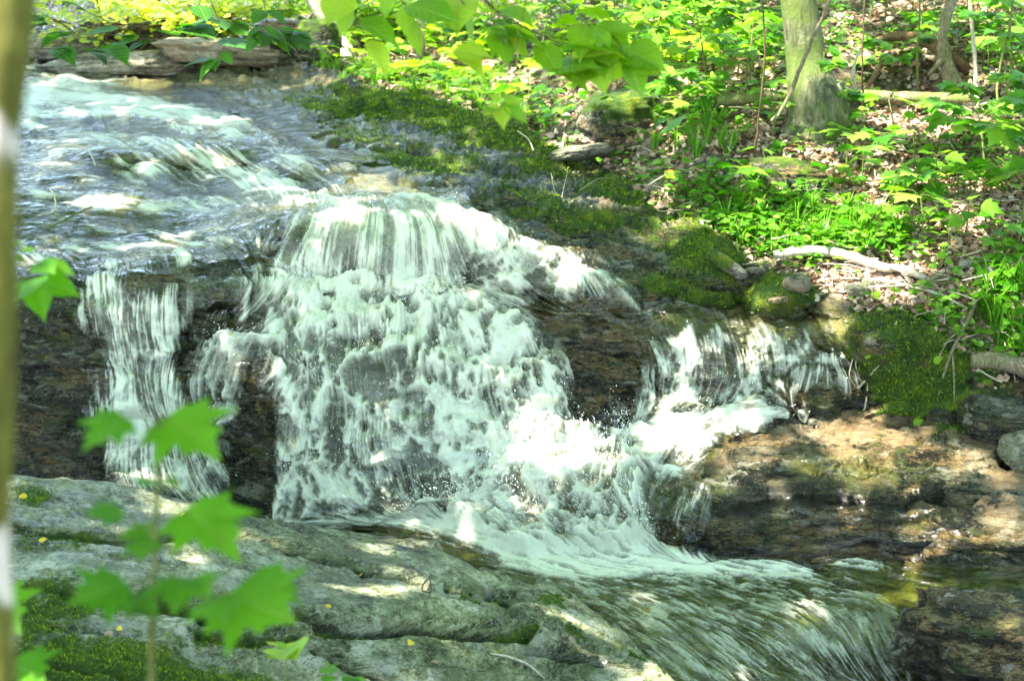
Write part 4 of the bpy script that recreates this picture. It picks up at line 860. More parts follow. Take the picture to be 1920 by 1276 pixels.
for lab, L, r, mt in (
  ('thin bare stem rising beside the left of the big tree', [(1408,300,.0),(1420,250,7.9),(1434,110,7.9),(1431,0,7.9),(1428,-200,7.9)], (.007,.006,.005), M_BROWN),
  ('slender bare stem standing between the big tree and the rust red branch', [(1617,215,.0),(1616,120,8.3),(1621,0,8.3),(1626,-150,8.3)], (.006,.005,.004), M_BROWN),
  ('pale grey pole of a young tree near the top right', [(1832,215,.0),(1828,120,8.3),(1820,0,8.3),(1812,-200,8.3)], (.013,.011,.009), M_BIRCH),
  ('thin mossy stem behind the end of the fallen log', [(1722,182,.0),(1720,110,8.6),(1726,0,8.6),(1730,-150,8.6)], (.007,.006,.005), M_STEM),
  ('thin brown stem by the arching branch, right of the snag', [(1838,160,.0),(1850,60,8.9),(1856,-80,8.9)], (.006,.005,.004), M_BROWN),
  ('leaning thin stem rising over the leaf litter at the far right', [(1885,300,.0),(1870,160,7.9),(1895,40,7.9),(1910,-90,7.9)], (.007,.006,.005), M_STEM)):
    wood('thin_stem', lab, 'stem', L, r, mt, seg=6, n=30, wob=.01)
wood('stream_twig', 'bleached forked twig stranded in the upper stream near the left trunk', 'twig', [(88,300,.05),(125,306,.07),(163,314,.08),(180,333,.04)], (.005,.006,.005,.003), M_TWIG, [([(163,314,.08),(185,306,.09)], (.003,.002)), ([(178,330,.05),(200,333,.05)], (.003,.002))], wob=.006)
wood('stream_twig', 'crooked pale twig sticking up from the stream above the narrow fall', 'twig', [(74,432,.04),(104,424,.06),(106,412,.08),(100,404,.1),(138,408,.1)], (.004,.005,.004,.002), M_TWIG, wob=.004)
wood('stream_twig', 'straight olive twig trailing in the stream beneath the crooked pale twig', 'twig', [(88,450,.03),(130,437,.05),(174,416,.07)], (.005,.006,.004), M_STEM, wob=.004)
wood('moss_twig', 'thin pale curling twig on the moss left of the boulder', 'twig', [(970,272,.06),(975,285,.05),(992,293,.04),(998,304,.02)], (.003,.004,.003), M_TWIG)
for i, (a, b_) in enumerate((((1030,360),(1052,402)), ((1058,358),(1050,395)), ((1085,385),(1160,362)))):
    wood('grass_straw', ('thin pale straw fallen on the mossy rock, left of its crossing pair', 'thin pale straw standing up from the mossy rock', 'long dry straw lying over the mossy rock toward the bank')[i], 'straw', [(a[0], a[1], .06), ((a[0]+b_[0])/2, (a[1]+b_[1])/2+4, .04), (b_[0], b_[1], .02)], (.0018,.002,.0015), M_TWIG, seg=5, n=10)
def slabwood(name, label, L, r, mat, side=()):
    b = MB(); o = SG(L[0][0], L[0][1])[0]
    def line(L, n=14): return spline([SG(u, v)[0] + np.array([0, -.01, h]) for u, v, h in L], n)
    p = line(L); b.tube(p - o, np.interp(np.linspace(0, 1, 14), np.linspace(0, 1, len(r)), r), 7, rough=.2)
    for S_, r2 in side: b.tube(line(S_, 8) - o, r2, 6)
    return tag(b.build(name, mat, None, True, tuple(o)), label, 'twig' if 'twig' in name else 'straw')
slabwood('slab_twig', 'small black forked twig standing on the pale slab', [(788,1112,.012),(797,1098,.03),(803,1112,.06)], (.0025,.003,.0018), M_BROWN, [([(790,1113,.01),(800,1117,.012),(811,1109,.012)], .0022), ([(803,1120,.01),(806,1118,.025),(805,1112,.05)], .0022)])
slabwood('slab_straw', 'pale curved strip of straw lying on the lower slab', [(928,1213,.008),(962,1221,.012),(1000,1234,.014),(1018,1246,.012),(1030,1262,.006)], (.002,.005,.0055,.005,.002), M_TWIG)
slabwood('slab_twig', 'thin dark twig lying across the slab at the lower left', [(20,1140,.01),(55,1158,.02),(90,1165,.012),(120,1160,.008)], (.0015,.002,.0015), M_BROWN)

# ------------------------------------------------------------------ trees: trunk now, crown added with the canopy
TREES = []
def poly(L, R, n):
    L = np.array(L, float); d = np.r_[0, np.cumsum(np.linalg.norm(np.diff(L, axis=0), axis=1))]; t = np.linspace(0, d[-1], n)
    p = np.stack([np.interp(t, d, L[:, k]) for k in range(3)], -1); R = np.interp(t, d, np.interp(np.linspace(0, 1, len(L)), np.linspace(0, 1, len(R)), R))
    for _ in range(4): p[1:-1] = (p[:-2] + 2 * p[1:-1] + p[2:]) / 4; R[1:-1] = (R[:-2] + 2 * R[1:-1] + R[2:]) / 4
    return p, R
def tree(name, label, L, r, mat, flare=0., seg=20, n=60, rough=.12):
    p, rr = poly(L, r, n); o = p[0].copy(); t = thing(name, label, 'tree', tuple(o))
    b = MB()
    b.tube(p - o, rr, seg, rough=rough, ns=2.2)
    if flare:
        for a in np.linspace(0, 2 * np.pi, 7)[:-1] + .3:
            d = np.array([math.cos(a), math.sin(a), 0]); L_ = flare * rng.uniform(.8, 1.3)
            q = np.array([d * rr[0] * .25 + [0, 0, .34], d * rr[0] * .62 + [0, 0, .16], d * (rr[0] * .95) + [0, 0, .05], d * (rr[0] + L_) + [0, 0, -.07]])
            b.tube(spline(q, 12), np.linspace(.075, .03, 12), 10, rough=.25)
    b.build('trunk', mat, t); TREES.append((t, o, p[-1])); return t
g = G(1528, 246)
tree('tree', 'stout grey-green mossy tree standing on the bank with a flared base',
     [g + [.02,0,-.12], g + [.0,0,.05], g + [-.03,0,.2], P(1512,120,8.28), P(1496,0,8.3), P(1480,-160,8.35), np.array([1.6,8.6,5.2]), np.array([1.5,8.9,7.0])], (.21,.16,.137,.112,.095,.09,.08,.06), M_BARK, .10, 32, 260)
tree('tree', 'pale leaning trunk beside the stream at the top of the picture', [G(662,112) + [0,0,-.1], P(636,70,13.3), P(590,0,13.3), P(540,-80,13.4), np.array([-2.6,13.6,5.5])], (.085,.08,.075,.07,.05), M_BIRCH)
tree('tree', 'slim grey trunk with a brown stub beside it above the ferns', [G(790,108) + [0,0,-.1], P(788,60,12.4), P(786,0,12.4), P(784,-120,12.4), np.array([-.8,12.5,5.6])], (.045,.04,.038,.036,.025), M_BIRCH)
tree('tree', 'wide pale trunk far off beyond the leaning trunk', [G(650,14) + [0,0,-.3], P(650,0,17.5), P(648,-60,17.5), np.array([-2.0,17.6,6.5])], (.2,.18,.17,.1), M_BIRCH)
for u, lab in ((1114, 'thin grey trunk at the very top, leftmost of three far ones'), (1176, 'thin pale trunk at the very top, between two other far trunks'), (1222, 'thin grey-brown trunk at the very top, rightmost of three far ones')):
    g = G(u, 40 if u == 1176 else 22); tree('tree', lab, [g + [0,0,-.1], g + [0.01,0,.6], g + [.03,.1,2], g + [.1,.2,3.6]], (.045,.038,.034,.02), M_BIRCH if u == 1176 else M_BARK)
tree('tree', 'near blurred mossy trunk filling the left edge', [np.array([-.36,.88,.86]), P(-22,1000,.9), P(-12,640,.9), P(-12,330,.9), P(-2,200,.9), P(14,60,.9), P(18,-160,.91), np.array([-.25,1.0,4.2]), np.array([-.2,1.1,6.6])], (.02,.0125,.0145,.012,.0135,.0165,.0175,.02,.02), M_BARKF, 0, 24, 300, .2)
wood('stub', 'short broken brown stub next to the slim grey trunk', 'stub', [(772,108,0),(775,80,.3),(776,52,.62)], (.028,.024,.018), M_BROWN, seg=8)
# ------------------------------------------------------------------ small plants: one of each kind is modelled, then copied
def seedling(n, h, ls, kind, ml, bend=.3, pairs=1):
    s = MB(); f = MB(); a = rng.uniform(0, 6.28)
    tip = np.array([math.cos(a) * bend * h, math.sin(a) * bend * h, h])
    st = spline([np.zeros(3) + [0, 0, -.02], tip * [.3, .3, .55], tip], 7); s.tube(st, np.linspace(.003, .0018, 7) * (1 + h * 3), 5)
    for k in range(pairs):
        t = 1 - k * .28; base = st[0] + (tip - st[0]) * t if k else tip
        m = n if k == 0 else 2
        an = rng.uniform(0, 6.28) + np.arange(m) * 6.283 / m + rng.uniform(-.4, .4, m)
        for q in an:
            d = np.array([math.cos(q), math.sin(q), rng.uniform(-.05, .45)]); L = ls * rng.uniform(.35, .7)
            e = base + d * L; s.tube(np.array([base, base + d * L * .5 + [0, 0, .01], e]), .0012 + h * .002, 4)
            nr = np.array([rng.normal() * .35, rng.normal() * .35 - .25, 1.]); dd = d * [1, 1, .2] + [0, 0, -.2]
            leaves(f, e, dd, nr, ls * rng.uniform(.75, 1.2), kind)
    return s, f
def sapling(h, nb, ls, kind, r=.006, spread=.35, lean=.25):
    s = MB(); f = MB(); a = rng.uniform(0, 6.28)
    tip = np.array([math.cos(a) * lean * h, math.sin(a) * lean * h, h])
    st = spline([np.array([0, 0, -.03]), tip * [.1, .1, .4] + rng.normal(size=3) * .02, tip * [.6, .6, .75], tip], 16); s.tube(st, np.linspace(r, r * .35, 16), 6)
    for k in range(nb):
        t = .35 + .65 * (k + .5) / nb; b0 = st[int(t * 15)]; q = k * 2.4 + rng.uniform(-.4, .4); L = spread * rng.uniform(.6, 1.2) * (1.25 - t * .6)
        d = np.array([math.cos(q), math.sin(q), .25]); e = b0 + d * L
        br = spline([b0, b0 + d * L * .5 + [0, 0, .03], e], 8); s.tube(br, np.linspace(r * .45, r * .2, 8), 4)
        for j in range(2, 8):
            for sgn in (-1, 1):
                w = br[j]; dd = unit(d * [1, 1, 0] * .6 + sgn * np.array([-d[1], d[0], 0]) + rng.normal(size=3) * .2 + [0, 0, -.1])
                s.tube(np.array([w, w + dd * ls * .3]), .0009, 3, cap=False)
                leaves(f, w + dd * ls * .3, dd + [0, 0, -.15], [rng.normal() * .3, rng.normal() * .3 - .25, 1], ls * rng.uniform(.6, 1.1), kind)
        leaves(f, e, d + [0, 0, -.3], [rng.normal() * .3, -.2, 1], ls * 1.1, kind)
    return s, f
def tuft(n, h, w=.004):
    f = MB()
    for k in range(n):
        a = rng.uniform(0, 6.28); hh = h * rng.uniform(.5, 1.15); sp = rng.uniform(.15, .75) * hh
        b0 = np.array([math.cos(a), math.sin(a), 0]) * rng.uniform(0, .02); t = np.linspace(0, 1, 6)
        p = b0 + np.stack([math.cos(a) * sp * t ** 2, math.sin(a) * sp * t ** 2, hh * (t - .32 * t ** 2.5 * (sp / hh + .3))], -1)
        sd = np.array([-math.sin(a), math.cos(a), 0]) * w * rng.uniform(.6, 1.2); ww = (1 - t ** 2)[:, None] * sd
        v = np.concatenate([p - ww, p + ww + [0, 0, .0005]]); i = np.arange(5)
        f.add(v, np.stack([i, i + 1, i + 7, i + 6], -1))
    return f
def fern(n, L):
    s = MB(); f = MB()
    for k in range(n):
        a = k * 6.283 / n + rng.uniform(-.4, .4); el = rng.uniform(.5, 1.0); t = np.linspace(0, 1, 18); Lk = L * rng.uniform(.75, 1.15)
        p = np.stack([math.cos(a) * Lk * t * .8, math.sin(a) * Lk * t * .8, Lk * (el * t - .75 * t ** 2 * el)], -1)
        s.tube(p, np.linspace(.0025, .0008, 18), 4)
        pd = np.gradient(p, axis=0); sd = np.array([-math.sin(a), math.cos(a), 0.])
        for sg in (-1, 1):
            sz = Lk * .3 * np.sin(np.pi * (t * .86 + .1)) ** .8
            leaves(f, p[2:], unit(pd[2:]) * .35 + sg * sd + [0, 0, -.12], np.array([0, -.15, 1.]), sz[2:], SMALL_N, 0, .1)
    return s, f
SMALL_N = (SMALL[0] * [.36, 1, 1], SMALL[1])
def proto(sf, name, label, cat, group, mats, scale=1.):
    t = thing(name, label, cat, (0, 0, -50), group)
    s, f = sf if isinstance(sf, tuple) else (None, sf)
    if s is not None: s.build('stem', mats[0], t)
    f.build('foliage', mats[1], t, False); return t
_used = set()
def put(pr, p, sc, rz, label=None, group=None):
    if pr.name in _used:
        c = pr.copy(); COL.objects.link(c)
        for ch in list(pr.children):
            d = ch.copy(); COL.objects.link(d); d.parent = c
    else: c = pr; _used.add(pr.name)
    c.location = tuple(p); c.scale = (sc,) * 3; c.rotation_euler = (rng.normal() * .08, rng.normal() * .08, rz)
    if label: c['label'] = label
    if group: c['group'] = group
    return c
def scatter(n, poly, mind=14, blob=None, tries=60):
    out = []; poly = np.array(poly, float); lo, hi = poly.min(0), poly.max(0)
    for _ in range(n * tries):
        if len(out) >= n: break
        q = lo + rng.random(2) * (hi - lo)
        if psd(np.array([q[0]]), np.array([q[1]]), poly)[0] < 0: continue
        if out and np.min(np.hypot(*(np.array(out) - q).T)) < mind: continue
        out.append(q)
    return out
MS = (M_STEM, M_LEAF); MY = (M_STEM, M_LEAFY); MV = (M_STEM, M_LEAFV)
KINDS = {}
def kind(key, makers, name, label, cat, group, mats): KINDS[key] = [proto(m, name, label, cat, group, mats) for m in makers]
kind('map', [seedling(5, .16, .085, MAPLE2, 0), seedling(4, .2, .1, MAPLE2, 0, .3, 2), seedling(6, .12, .075, MAPLE2, 0), seedling(4, .24, .11, MAPLE, 0, .2, 2)], 'maple_seedling', 'small bright maple seedling growing on the wooded bank', 'seedling', 'maple seedlings on the bank', MS)
kind('mapy', [seedling(5, .2, .11, MAPLE2, 0, .3, 2), seedling(6, .16, .1, MAPLE2, 0)], 'maple_seedling', 'sunlit yellow-green maple seedling on the far bank', 'seedling', 'sunlit seedlings on the far bank', MY)
kind('low', [seedling(6, .07, .05, SMALL, 0, .4, 2), seedling(7, .09, .055, SMALL, 0, .3, 3), seedling(5, .06, .06, OVATE, 0, .3, 2)], 'leafy_herb', 'low leafy herb with small rounded leaves among the grass below the litter slope', 'herb', 'low herbs under the bank', MV)
kind('grass', [tuft(34, .16), tuft(24, .22), tuft(46, .13)], 'grass_tuft', 'fine tuft of bright green grass on the bank', 'grass tuft', 'grass tufts on the bank', MS)
kind('fern', [fern(7, .3), fern(9, .24), fern(6, .36)], 'fern', 'small bright fern on the sunny bank beyond the mossy slab', 'fern', 'ferns on the upper bank', MY)
def sow(key, n, poly, sc=(.7, 1.3), mind=14, label=None, group=None, sink=0.):
    for q in scatter(n, poly, mind):
        put(random.choice(KINDS[key]), G(*q) - [0, 0, sink], rng.uniform(*sc), rng.uniform(0, 6.28), label, group)
A_TOP = [(560,20),(1460,0),(1460,140),(1330,190),(1180,150),(1000,150),(700,130),(600,100)]
A_MIDL = [(690,150),(1000,165),(1250,190),(1340,280),(1190,250),(1050,260),(940,230),(820,195),(700,185)]
A_TR = [(1580,0),(1910,0),(1910,180),(1850,150),(1640,60)]
A_SLOPE = [(1230,200),(1440,220),(1600,260),(1900,240),(1900,520),(1720,470),(1500,420),(1380,440),(1300,330)]
A_GREEN = [(1340,400),(1420,380),(1520,400),(1620,400),(1700,460),(1690,490),(1560,485),(1430,480),(1370,465)]
sow('mapy', 34, A_TOP, (.9, 1.7), 24)
sow('map', 44, A_TOP, (.9, 1.6), 20, 'small bright maple seedling on the upper slope beyond the boulder', 'maple seedlings on the upper slope')
sow('fern', 24, [(640,60),(1100,60),(1280,120),(1000,150),(860,165),(690,150)], (.8, 1.4), 30)
sow('fern', 8, [(690,150),(960,180),(1020,240),(820,190)], (.5, .8), 30)
sow('map', 34, A_MIDL, (.5, .95), 18)
sow('grass', 26, [(690,165),(960,190),(1050,255),(960,240),(820,200),(700,186)], (.7, 1.1), 12)
sow('grass', 16, [(1180,200),(1330,230),(1400,290),(1300,320),(1200,290)], (.7, 1.1), 12, 'tuft of grass beside the mossy boulder', 'grass tufts by the boulder')
sow('map', 40, A_TR, (.7, 1.4), 22, 'small maple seedling among the dead branches of the upper right slope', 'maple seedlings on the upper right slope')
sow('map', 56, A_SLOPE, (.5, 1.0), 24, 'small maple seedling rooted in the leaf litter below the big tree', 'maple seedlings in the leaf litter')
sow('low', 90, A_GREEN, (.6, 1.15), 10)
sow('low', 26, [(1270,360),(1350,330),(1380,440),(1330,430)], (.6, 1.), 12)
sow('grass', 44, A_GREEN, (.6, 1.2), 12, 'bright tuft of grass among the low herbs', 'grass tufts among the herbs')
sow('low', 30, [(1840,520),(1915,480),(1915,680),(1850,640)], (.7, 1.4), 14, 'leafy herb in the right-hand corner of the bank above the log end', 'herbs above the log end')
sow('grass', 14, [(1820,560),(1915,540),(1915,690),(1860,670)], (.9, 1.6), 16, 'long pale grass tuft hanging beside the log end', 'grass tufts beside the log end')
sow('grass', 10, [(560,130),(690,150),(720,190),(640,180)], (.7, 1.2), 14, 'grass tuft at the water edge by the leaning trunk', 'grass tufts by the leaning trunk')
sow('grass', 12, [(340,92),(470,84),(470,98),(340,104)], (1., 1.5), 10, 'grass tuft on the ledge across the stream', 'grass tufts on the ledge')
sow('mapy', 10, [(590,100),(700,100),(720,170),(620,160)], (.6, 1.), 16, 'yellow-green seedling at the stream edge by the leaning trunk', 'seedlings by the leaning trunk')
# saplings, each with its own shape
def place_sap(label, u, v, h, nb, ls, kd, mats, r=.006, spread=.35, lean=.25, rz=0, name='maple_sapling', sink=0.):
    t = proto(sapling(h, nb, ls, kd, r, spread, lean), name, label, 'sapling', None, mats); t.location = tuple(G(u, v) - [0, 0, sink]); t.rotation_euler = (0, 0, rz); return t
place_sap('maple sapling with a bare crooked lower stem left of the big tree', 1335, 212, .66, 9, .10, MAPLE, MS, .008, .26)
place_sap('low spreading maple sapling in front of the fallen log end', 1300, 238, .30, 8, .11, MAPLE2, MS, .006, .26)
place_sap('tall leafy maple sapling with pale undersides at the right edge', 1905, 470, .80, 9, .11, MAPLE, MS, .009, .32, .3, 2.)
place_sap('young maple sapling with broad leaves above the leaf litter at the right', 1850, 340, .42, 7, .10, MAPLE, MS, .007, .28)
place_sap('bushy maple sapling in the top right corner behind the snag', 1880, 200, .6, 9, .10, MAPLE2, MS, .007, .3)
place_sap('small sapling with few pale leaves in front of the big tree trunk', 1545, 262, .44, 4, .075, MAPLE, MS, .004, .16, .1)
place_sap('slim sapling with leaves over the arching branch', 1660, 130, .5, 6, .09, MAPLE2, MS, .005, .25)
place_sap('single stemmed sapling between the litter patches below the fallen log', 1700, 412, .26, 4, .10, MAPLE, MS, .004, .14)
for i, (u, v, h) in enumerate(((700,96,.9),(850,80,.8),(930,100,.6),(1060,70,.8),(1150,110,.6),(1260,80,.7),(1380,90,.6),(620,60,1.),(1230,150,.5),(1400,170,.45),(1000,40,1.),(1330,30,.8))):
    place_sap(('airy yellow-green sapling right of the leaning trunk', 'yellow-green sapling beside the slim grey trunk', 'short bushy sapling among the ferns', 'tall thin sapling under the three far trunks', 'leafy sapling below the second far trunk', 'leafy sapling below the rightmost far trunk', 'green sapling halfway between the far trunks and the big tree', 'tall yellow-green sapling at the base of the wide far trunk',
               'low sapling above the upright mossy stone', 'low green sapling close to the left side of the big tree', 'tall sapling on the skyline of the fern bank', 'tall green sapling at the top near the big tree')[i], u, v, h, 8, .11, MAPLE2 if i % 2 else OVATE, MY if i < 4 or i == 7 else MS, .007, .38, .2, i, 'sapling')
# shrubs over the far stream
def shrub(label, u, v, Y, w, h, d, n, ls, mat, kd):
    c = P(u, v, Y); t = thing('shrub', label, 'shrub', (c[0], Y, c[2] - h * .6)); s = MB(); f = MB()
    for k in range(14):
        e = rng.normal(size=3) * [w * .4, d * .4, h * .22] + [0, 0, h * .6]
        s.tube(spline([np.array([0, 0, -.4]), e * [.4, .4, .6], e], 8), np.linspace(.015, .003, 8), 5)
    cl = rng.normal(size=(n // 14, 3)) * [w * .42, d * .4, h * .26] + [0, 0, h * .6]
    p = (cl[:, None] + rng.normal(size=(len(cl), 14, 3)) * [.13, .13, .035]).reshape(-1, 3)
    leaves(f, p, rdir(len(p)) + [0, 0, -.15], rng.normal(size=(len(p), 3)) * .3 + [0, -.2, 1], rng.uniform(.6, 1.2, len(p)) * ls, kd)
    s.build('branches', M_BROWN, t); f.build('foliage', mat, t, False)
shrub('airy yellow-green shrub hanging over the far stream at the top left', 200, 22, 13.2, 1.1, .45, .8, 1100, .085, M_LEAFP, OVATE)
shrub('glowing yellow-green shrub behind the ledge left of the leaning trunk', 400, 20, 13.6, .9, .4, .8, 900, .085, M_LEAFP, OVATE)
shrub('small yellow-green spray low over the ledge grass', 400, 72, 13.6, .5, .2, .4, 220, .08, M_LEAFP, OVATE)
shrub('green shrub at the top beside the pale leaning trunk', 545, 10, 14.5, .6, .5, .6, 500, .1, M_LEAFY, OVATE)
shrub('bright shrub hanging over the bank right of the wide far trunk', 720, 22, 13.8, .7, .4, .6, 600, .1, M_LEAFY, OVATE)
# ------------------------------------------------------------------ ground cover nobody could count
def density(n, w):
    w = (w * (U > -200) * (U < 2100)).ravel(); w = w / w.sum(); return rng.choice(w.size, n, p=w)
Tq, TNq = T.reshape(-1, 3), TN.reshape(-1, 3)
area = np.clip(YB / 9, .5, 2)
litw = bank * np.clip(soil - .15, 0, 1)
i = density(24000, litw); b = MB()
leaves(b, Tq[i] + TNq[i] * .008, rdir(len(i)) + rng.normal(size=(len(i), 3)) * .25, TNq[i] + rng.normal(size=(len(i), 3)) * .45, rng.uniform(.02, .055, len(i)) * np.clip(YB.ravel()[i] / 8, .7, 1.4), SMALL, 0, 1.5)
tag(b.build('leaf_litter', M_LITTER, None, False), 'matted pinkish brown dead leaves on the bank', kind='stuff')
grw = bank * np.clip(.4 + nz * 1.6 - litter_b * .75, .015, 1) * (.35 + 1.0 * sst(260, 60, V) * sst(1500, 1350, U) + .9 * soft(U, V, A_GREEN, 20) + .25 * (V < 110))
i = density(9500, grw); b = MB()
leaves(b, Tq[i] + np.array([0, 0, 1.]) * rng.uniform(.01, .10, len(i))[:, None], rdir(len(i)) + [0, 0, .1], rng.normal(size=(len(i), 3)) * .4 + [0, -.2, 1], rng.uniform(.025, .06, len(i)), SMALL, 0, .5)
tag(b.build('undergrowth', M_LEAF, None, False), 'low fresh green undergrowth carpeting the bank', kind='stuff')
i = density(3600, bank * (.3 + litter_b)); b = MB()
for c_ in i[:700]:
    d = rdir(1)[0] + rng.normal(size=3) * .12; L = rng.uniform(.05, .28); p = Tq[c_] + [0, 0, .012]
    b.tube(spline([p, p + d * L * .5 + rng.normal(size=3) * .012, p + d * L], 5), rng.uniform(.0012, .004), 4)
tag(b.build('twig_litter', M_TWIG, None, False), 'bleached twigs and straws strewn over the bank', kind='stuff')
# moss pile
mw = np.clip(moss - .35, 0, 1) * area * (1 - .6 * bank)
i = density(42000, mw); b = MB()
nn = TNq[i] + rng.normal(size=(len(i), 3)) * .55
leaves(b, Tq[i] - TNq[i] * .004, nn, rng.normal(size=(len(i), 3)), rng.uniform(.010, .026, len(i)) * np.clip(YB.ravel()[i] / 7.5, .8, 1.5), (np.array([[-.18,0,0],[.18,0,0],[.05,1,.1]]), np.array([[0,1,2]])))
w_ = np.clip(smoss - .3, 0, 1).ravel(); w_[:nb_ * len(su_)] = 0; w_ = w_ * (np.abs(SUe.ravel() - 600) < 720) * (TTw if False else 1); j = rng.choice(w_.size, 26000, p=w_ / w_.sum())
SDq, SNq = SD.reshape(-1, 3), SNF.reshape(-1, 3)
leaves(b, SDq[j] - SNq[j] * .003, SNq[j] + rng.normal(size=(len(j), 3)) * .6, rng.normal(size=(len(j), 3)), rng.uniform(.006, .015, len(j)), (np.array([[-.18,0,0],[.18,0,0],[.05,1,.1]]), np.array([[0,1,2]])))
tag(b.build('moss', M_MOSS, None, False), 'soft moss pile on the ledges, hump and slab crevices', kind='stuff')
CAN_N, CAN_F = 24000, 3000
# ------------------------------------------------------------------ leaves and sprays close to the camera
YEL = [(336,970,'.', 'yellow leaf fragment on the slab behind the big near maple leaves'), (417,1057,'.', 'small yellow leaf on the slab right of the near sapling'), (72,1010,'.', 'small yellow leaf on the moss at the left end of the slab'), (48,938,'.', 'tiny yellow leaf at the upper left corner of the slab'),
  (210,1036,'b', 'rust brown leaf on the wet part of the slab'), (600,1046,'b', 'curled rust brown leaf at the top of the slab'), (668,1068,'.', 'tiny green-yellow leaf near the black forked twig'), (622,1132,'.', 'pale green sliver of leaf above the long crack of the slab'), (768,1202,'.', 'flat yellow-green leaf lying on the lower slab'),
  (315,1125,'.', 'yellow leaf between the two rows of near maple leaves'), (230,1172,'.', 'small yellow leaf in the moss under the near sapling'), (830,1228,'b', 'tiny brown leaf left of the pale straw'), (195,1180,'b', 'orange brown leaf on the mossy streak of the slab')]
for u, v, c_, lab in YEL:
    p, n = SG(u, v); b = MB(); leaves(b, np.zeros(3), [rng.normal(), rng.normal() * .4, .1], [n[0], n[1] - .3, n[2]], .027 if u != 768 else .034, OVATE, 0, .8)
    tag(b.build('fallen_leaf', M_YLEAF if c_ == '.' else M_LITTER, None, False, tuple(p + n * .006)), lab, 'leaf')
p = G(1243, 362); b = MB(); leaves(b, np.zeros(3), [.3, -.3, -.2], [0, -.8, .6], .07, SMALL); tag(b.build('fallen_leaf', M_YLEAF, None, False, tuple(p + np.array([.02, -.06, .1]))), 'pale yellow leaf propped on the small grey stone', 'leaf')
for u, v, lab in ((1712,832,'tiny bright green leaf on the wet rock below the mossy ledge'), (1744,683,'bright green leaf pinned to the foot of the mossy hump'), (1632,568,'light green leaf at the water edge beside the shelf'), (1635,660,'small green leaf on the shaded moss right of the side cascade')):
    p = G(u, v); b = MB(); leaves(b, np.zeros(3), [.5, -.4, .5], [.1, -.8, .6], .05, OVATE); tag(b.build('fallen_leaf', M_LEAFY, None, False, tuple(p + np.array([0, -.02, .02]))), lab, 'leaf')

def near_plant(name, label, cat, stems, lv, mats, kd, yk=1., ls=.84):
    """stems: lists of (u, v, Y); lv: (u, v, Y of the leaf base, tip u, v, Y, facing tilt)"""
    stems = [[(x if isinstance(x, float) else (x[0], x[1], x[2] * yk)) for x in L] for L in stems]; lv = [(a[0], a[1], a[2] * yk, a[3], a[4], a[5] * yk, *a[6:]) for a in lv]
    o = P(*stems[0][0]); t = thing(name, label, cat, tuple(o)); s = MB(); f = MB()
    for L in stems:
        r = L[-1] if isinstance(L[-1], float) else .002; pp = [P(*x) for x in L if not isinstance(x, float)]
        q = spline(pp, 16); s.tube(q - o, np.linspace(r, r * .5, 16), 6)
    for a in lv:
        p0, p1 = P(*a[:3]), P(*a[3:6]); L = np.linalg.norm(p1 - p0); nr = np.array(a[6]) * [1, .55, 1] if len(a) > 6 and kd is MAPLE else a[6] if len(a) > 6 else (rng.normal() * .25, -.45, 1)
        leaves(f, p0 - o, p1 - p0, nr, L * (ls if kd is MAPLE else 1), a[7] if len(a) > 7 else kd, 0, .5)
    s.build('stem', mats[0], t); f.build('foliage', mats[1], t, False); return t
Yn = 1.9
near_plant('maple_sapling', 'blurred near maple sapling in front of the slab with vivid green lobed leaves', 'sapling',
  [[(285,2100,1.95),(284,1276,1.92),(287,1150,1.9),(291,1000,1.9),(296,870,1.9),(297,786,1.9),.0042], [(297,788,1.9),(262,778,1.88),(238,779,1.86),.0015], [(297,788,1.9),(320,778,1.92),.0015],
   [(292,1000,1.9),(330,980,1.88),(352,958,1.87),.0015], [(292,1000,1.9),(250,975,1.92),(232,962,1.93),.0015], [(290,1060,1.9),(320,1075,1.86),(345,1085,1.84),.0015], [(289,1080,1.9),(250,1090,1.86),(228,1092,1.84),.0015], [(289,1100,1.9),(360,1105,1.84),(430,1112,1.82),.0015]],
  [(238,779,1.86,128,852,1.80,(-.1,-.75,1)), (306,780,1.92,436,858,1.84,(.15,-.95,1)), (232,960,1.93,136,962,1.90,(0,-.3,1)), (345,950,1.88,470,1052,1.78,(.1,-1.1,1)), (372,950,1.9,478,990,1.9,(.1,-.4,1)), (292,905,1.92,240,900,1.92,(0,-.25,1),OVATE), (296,905,1.9,356,902,1.9,(0,-.25,1),OVATE),
   (295,1000,1.92,200,998,1.9,(0,-.3,1)), (270,1012,1.9,262,1056,1.84,(0,-.9,1)), (238,1092,1.84,98,1140,1.78,(-.1,-.7,1)), (250,1110,1.84,165,1135,1.80,(-.1,-.6,1)), (240,1125,1.86,310,1150,1.82,(0,-.5,1)), (345,1080,1.86,318,1152,1.78,(0,-1.1,1)), (355,1085,1.86,400,1120,1.8,(0,-.8,1)),
   (400,1118,1.84,425,1180,1.76,(0,-1,1)), (425,1112,1.84,585,1176,1.76,(.1,-.7,1)), (470,1075,1.9,590,1142,1.86,(.2,-.5,1))], (M_STEM, M_LEAFV), MAPLE, .7, .76)
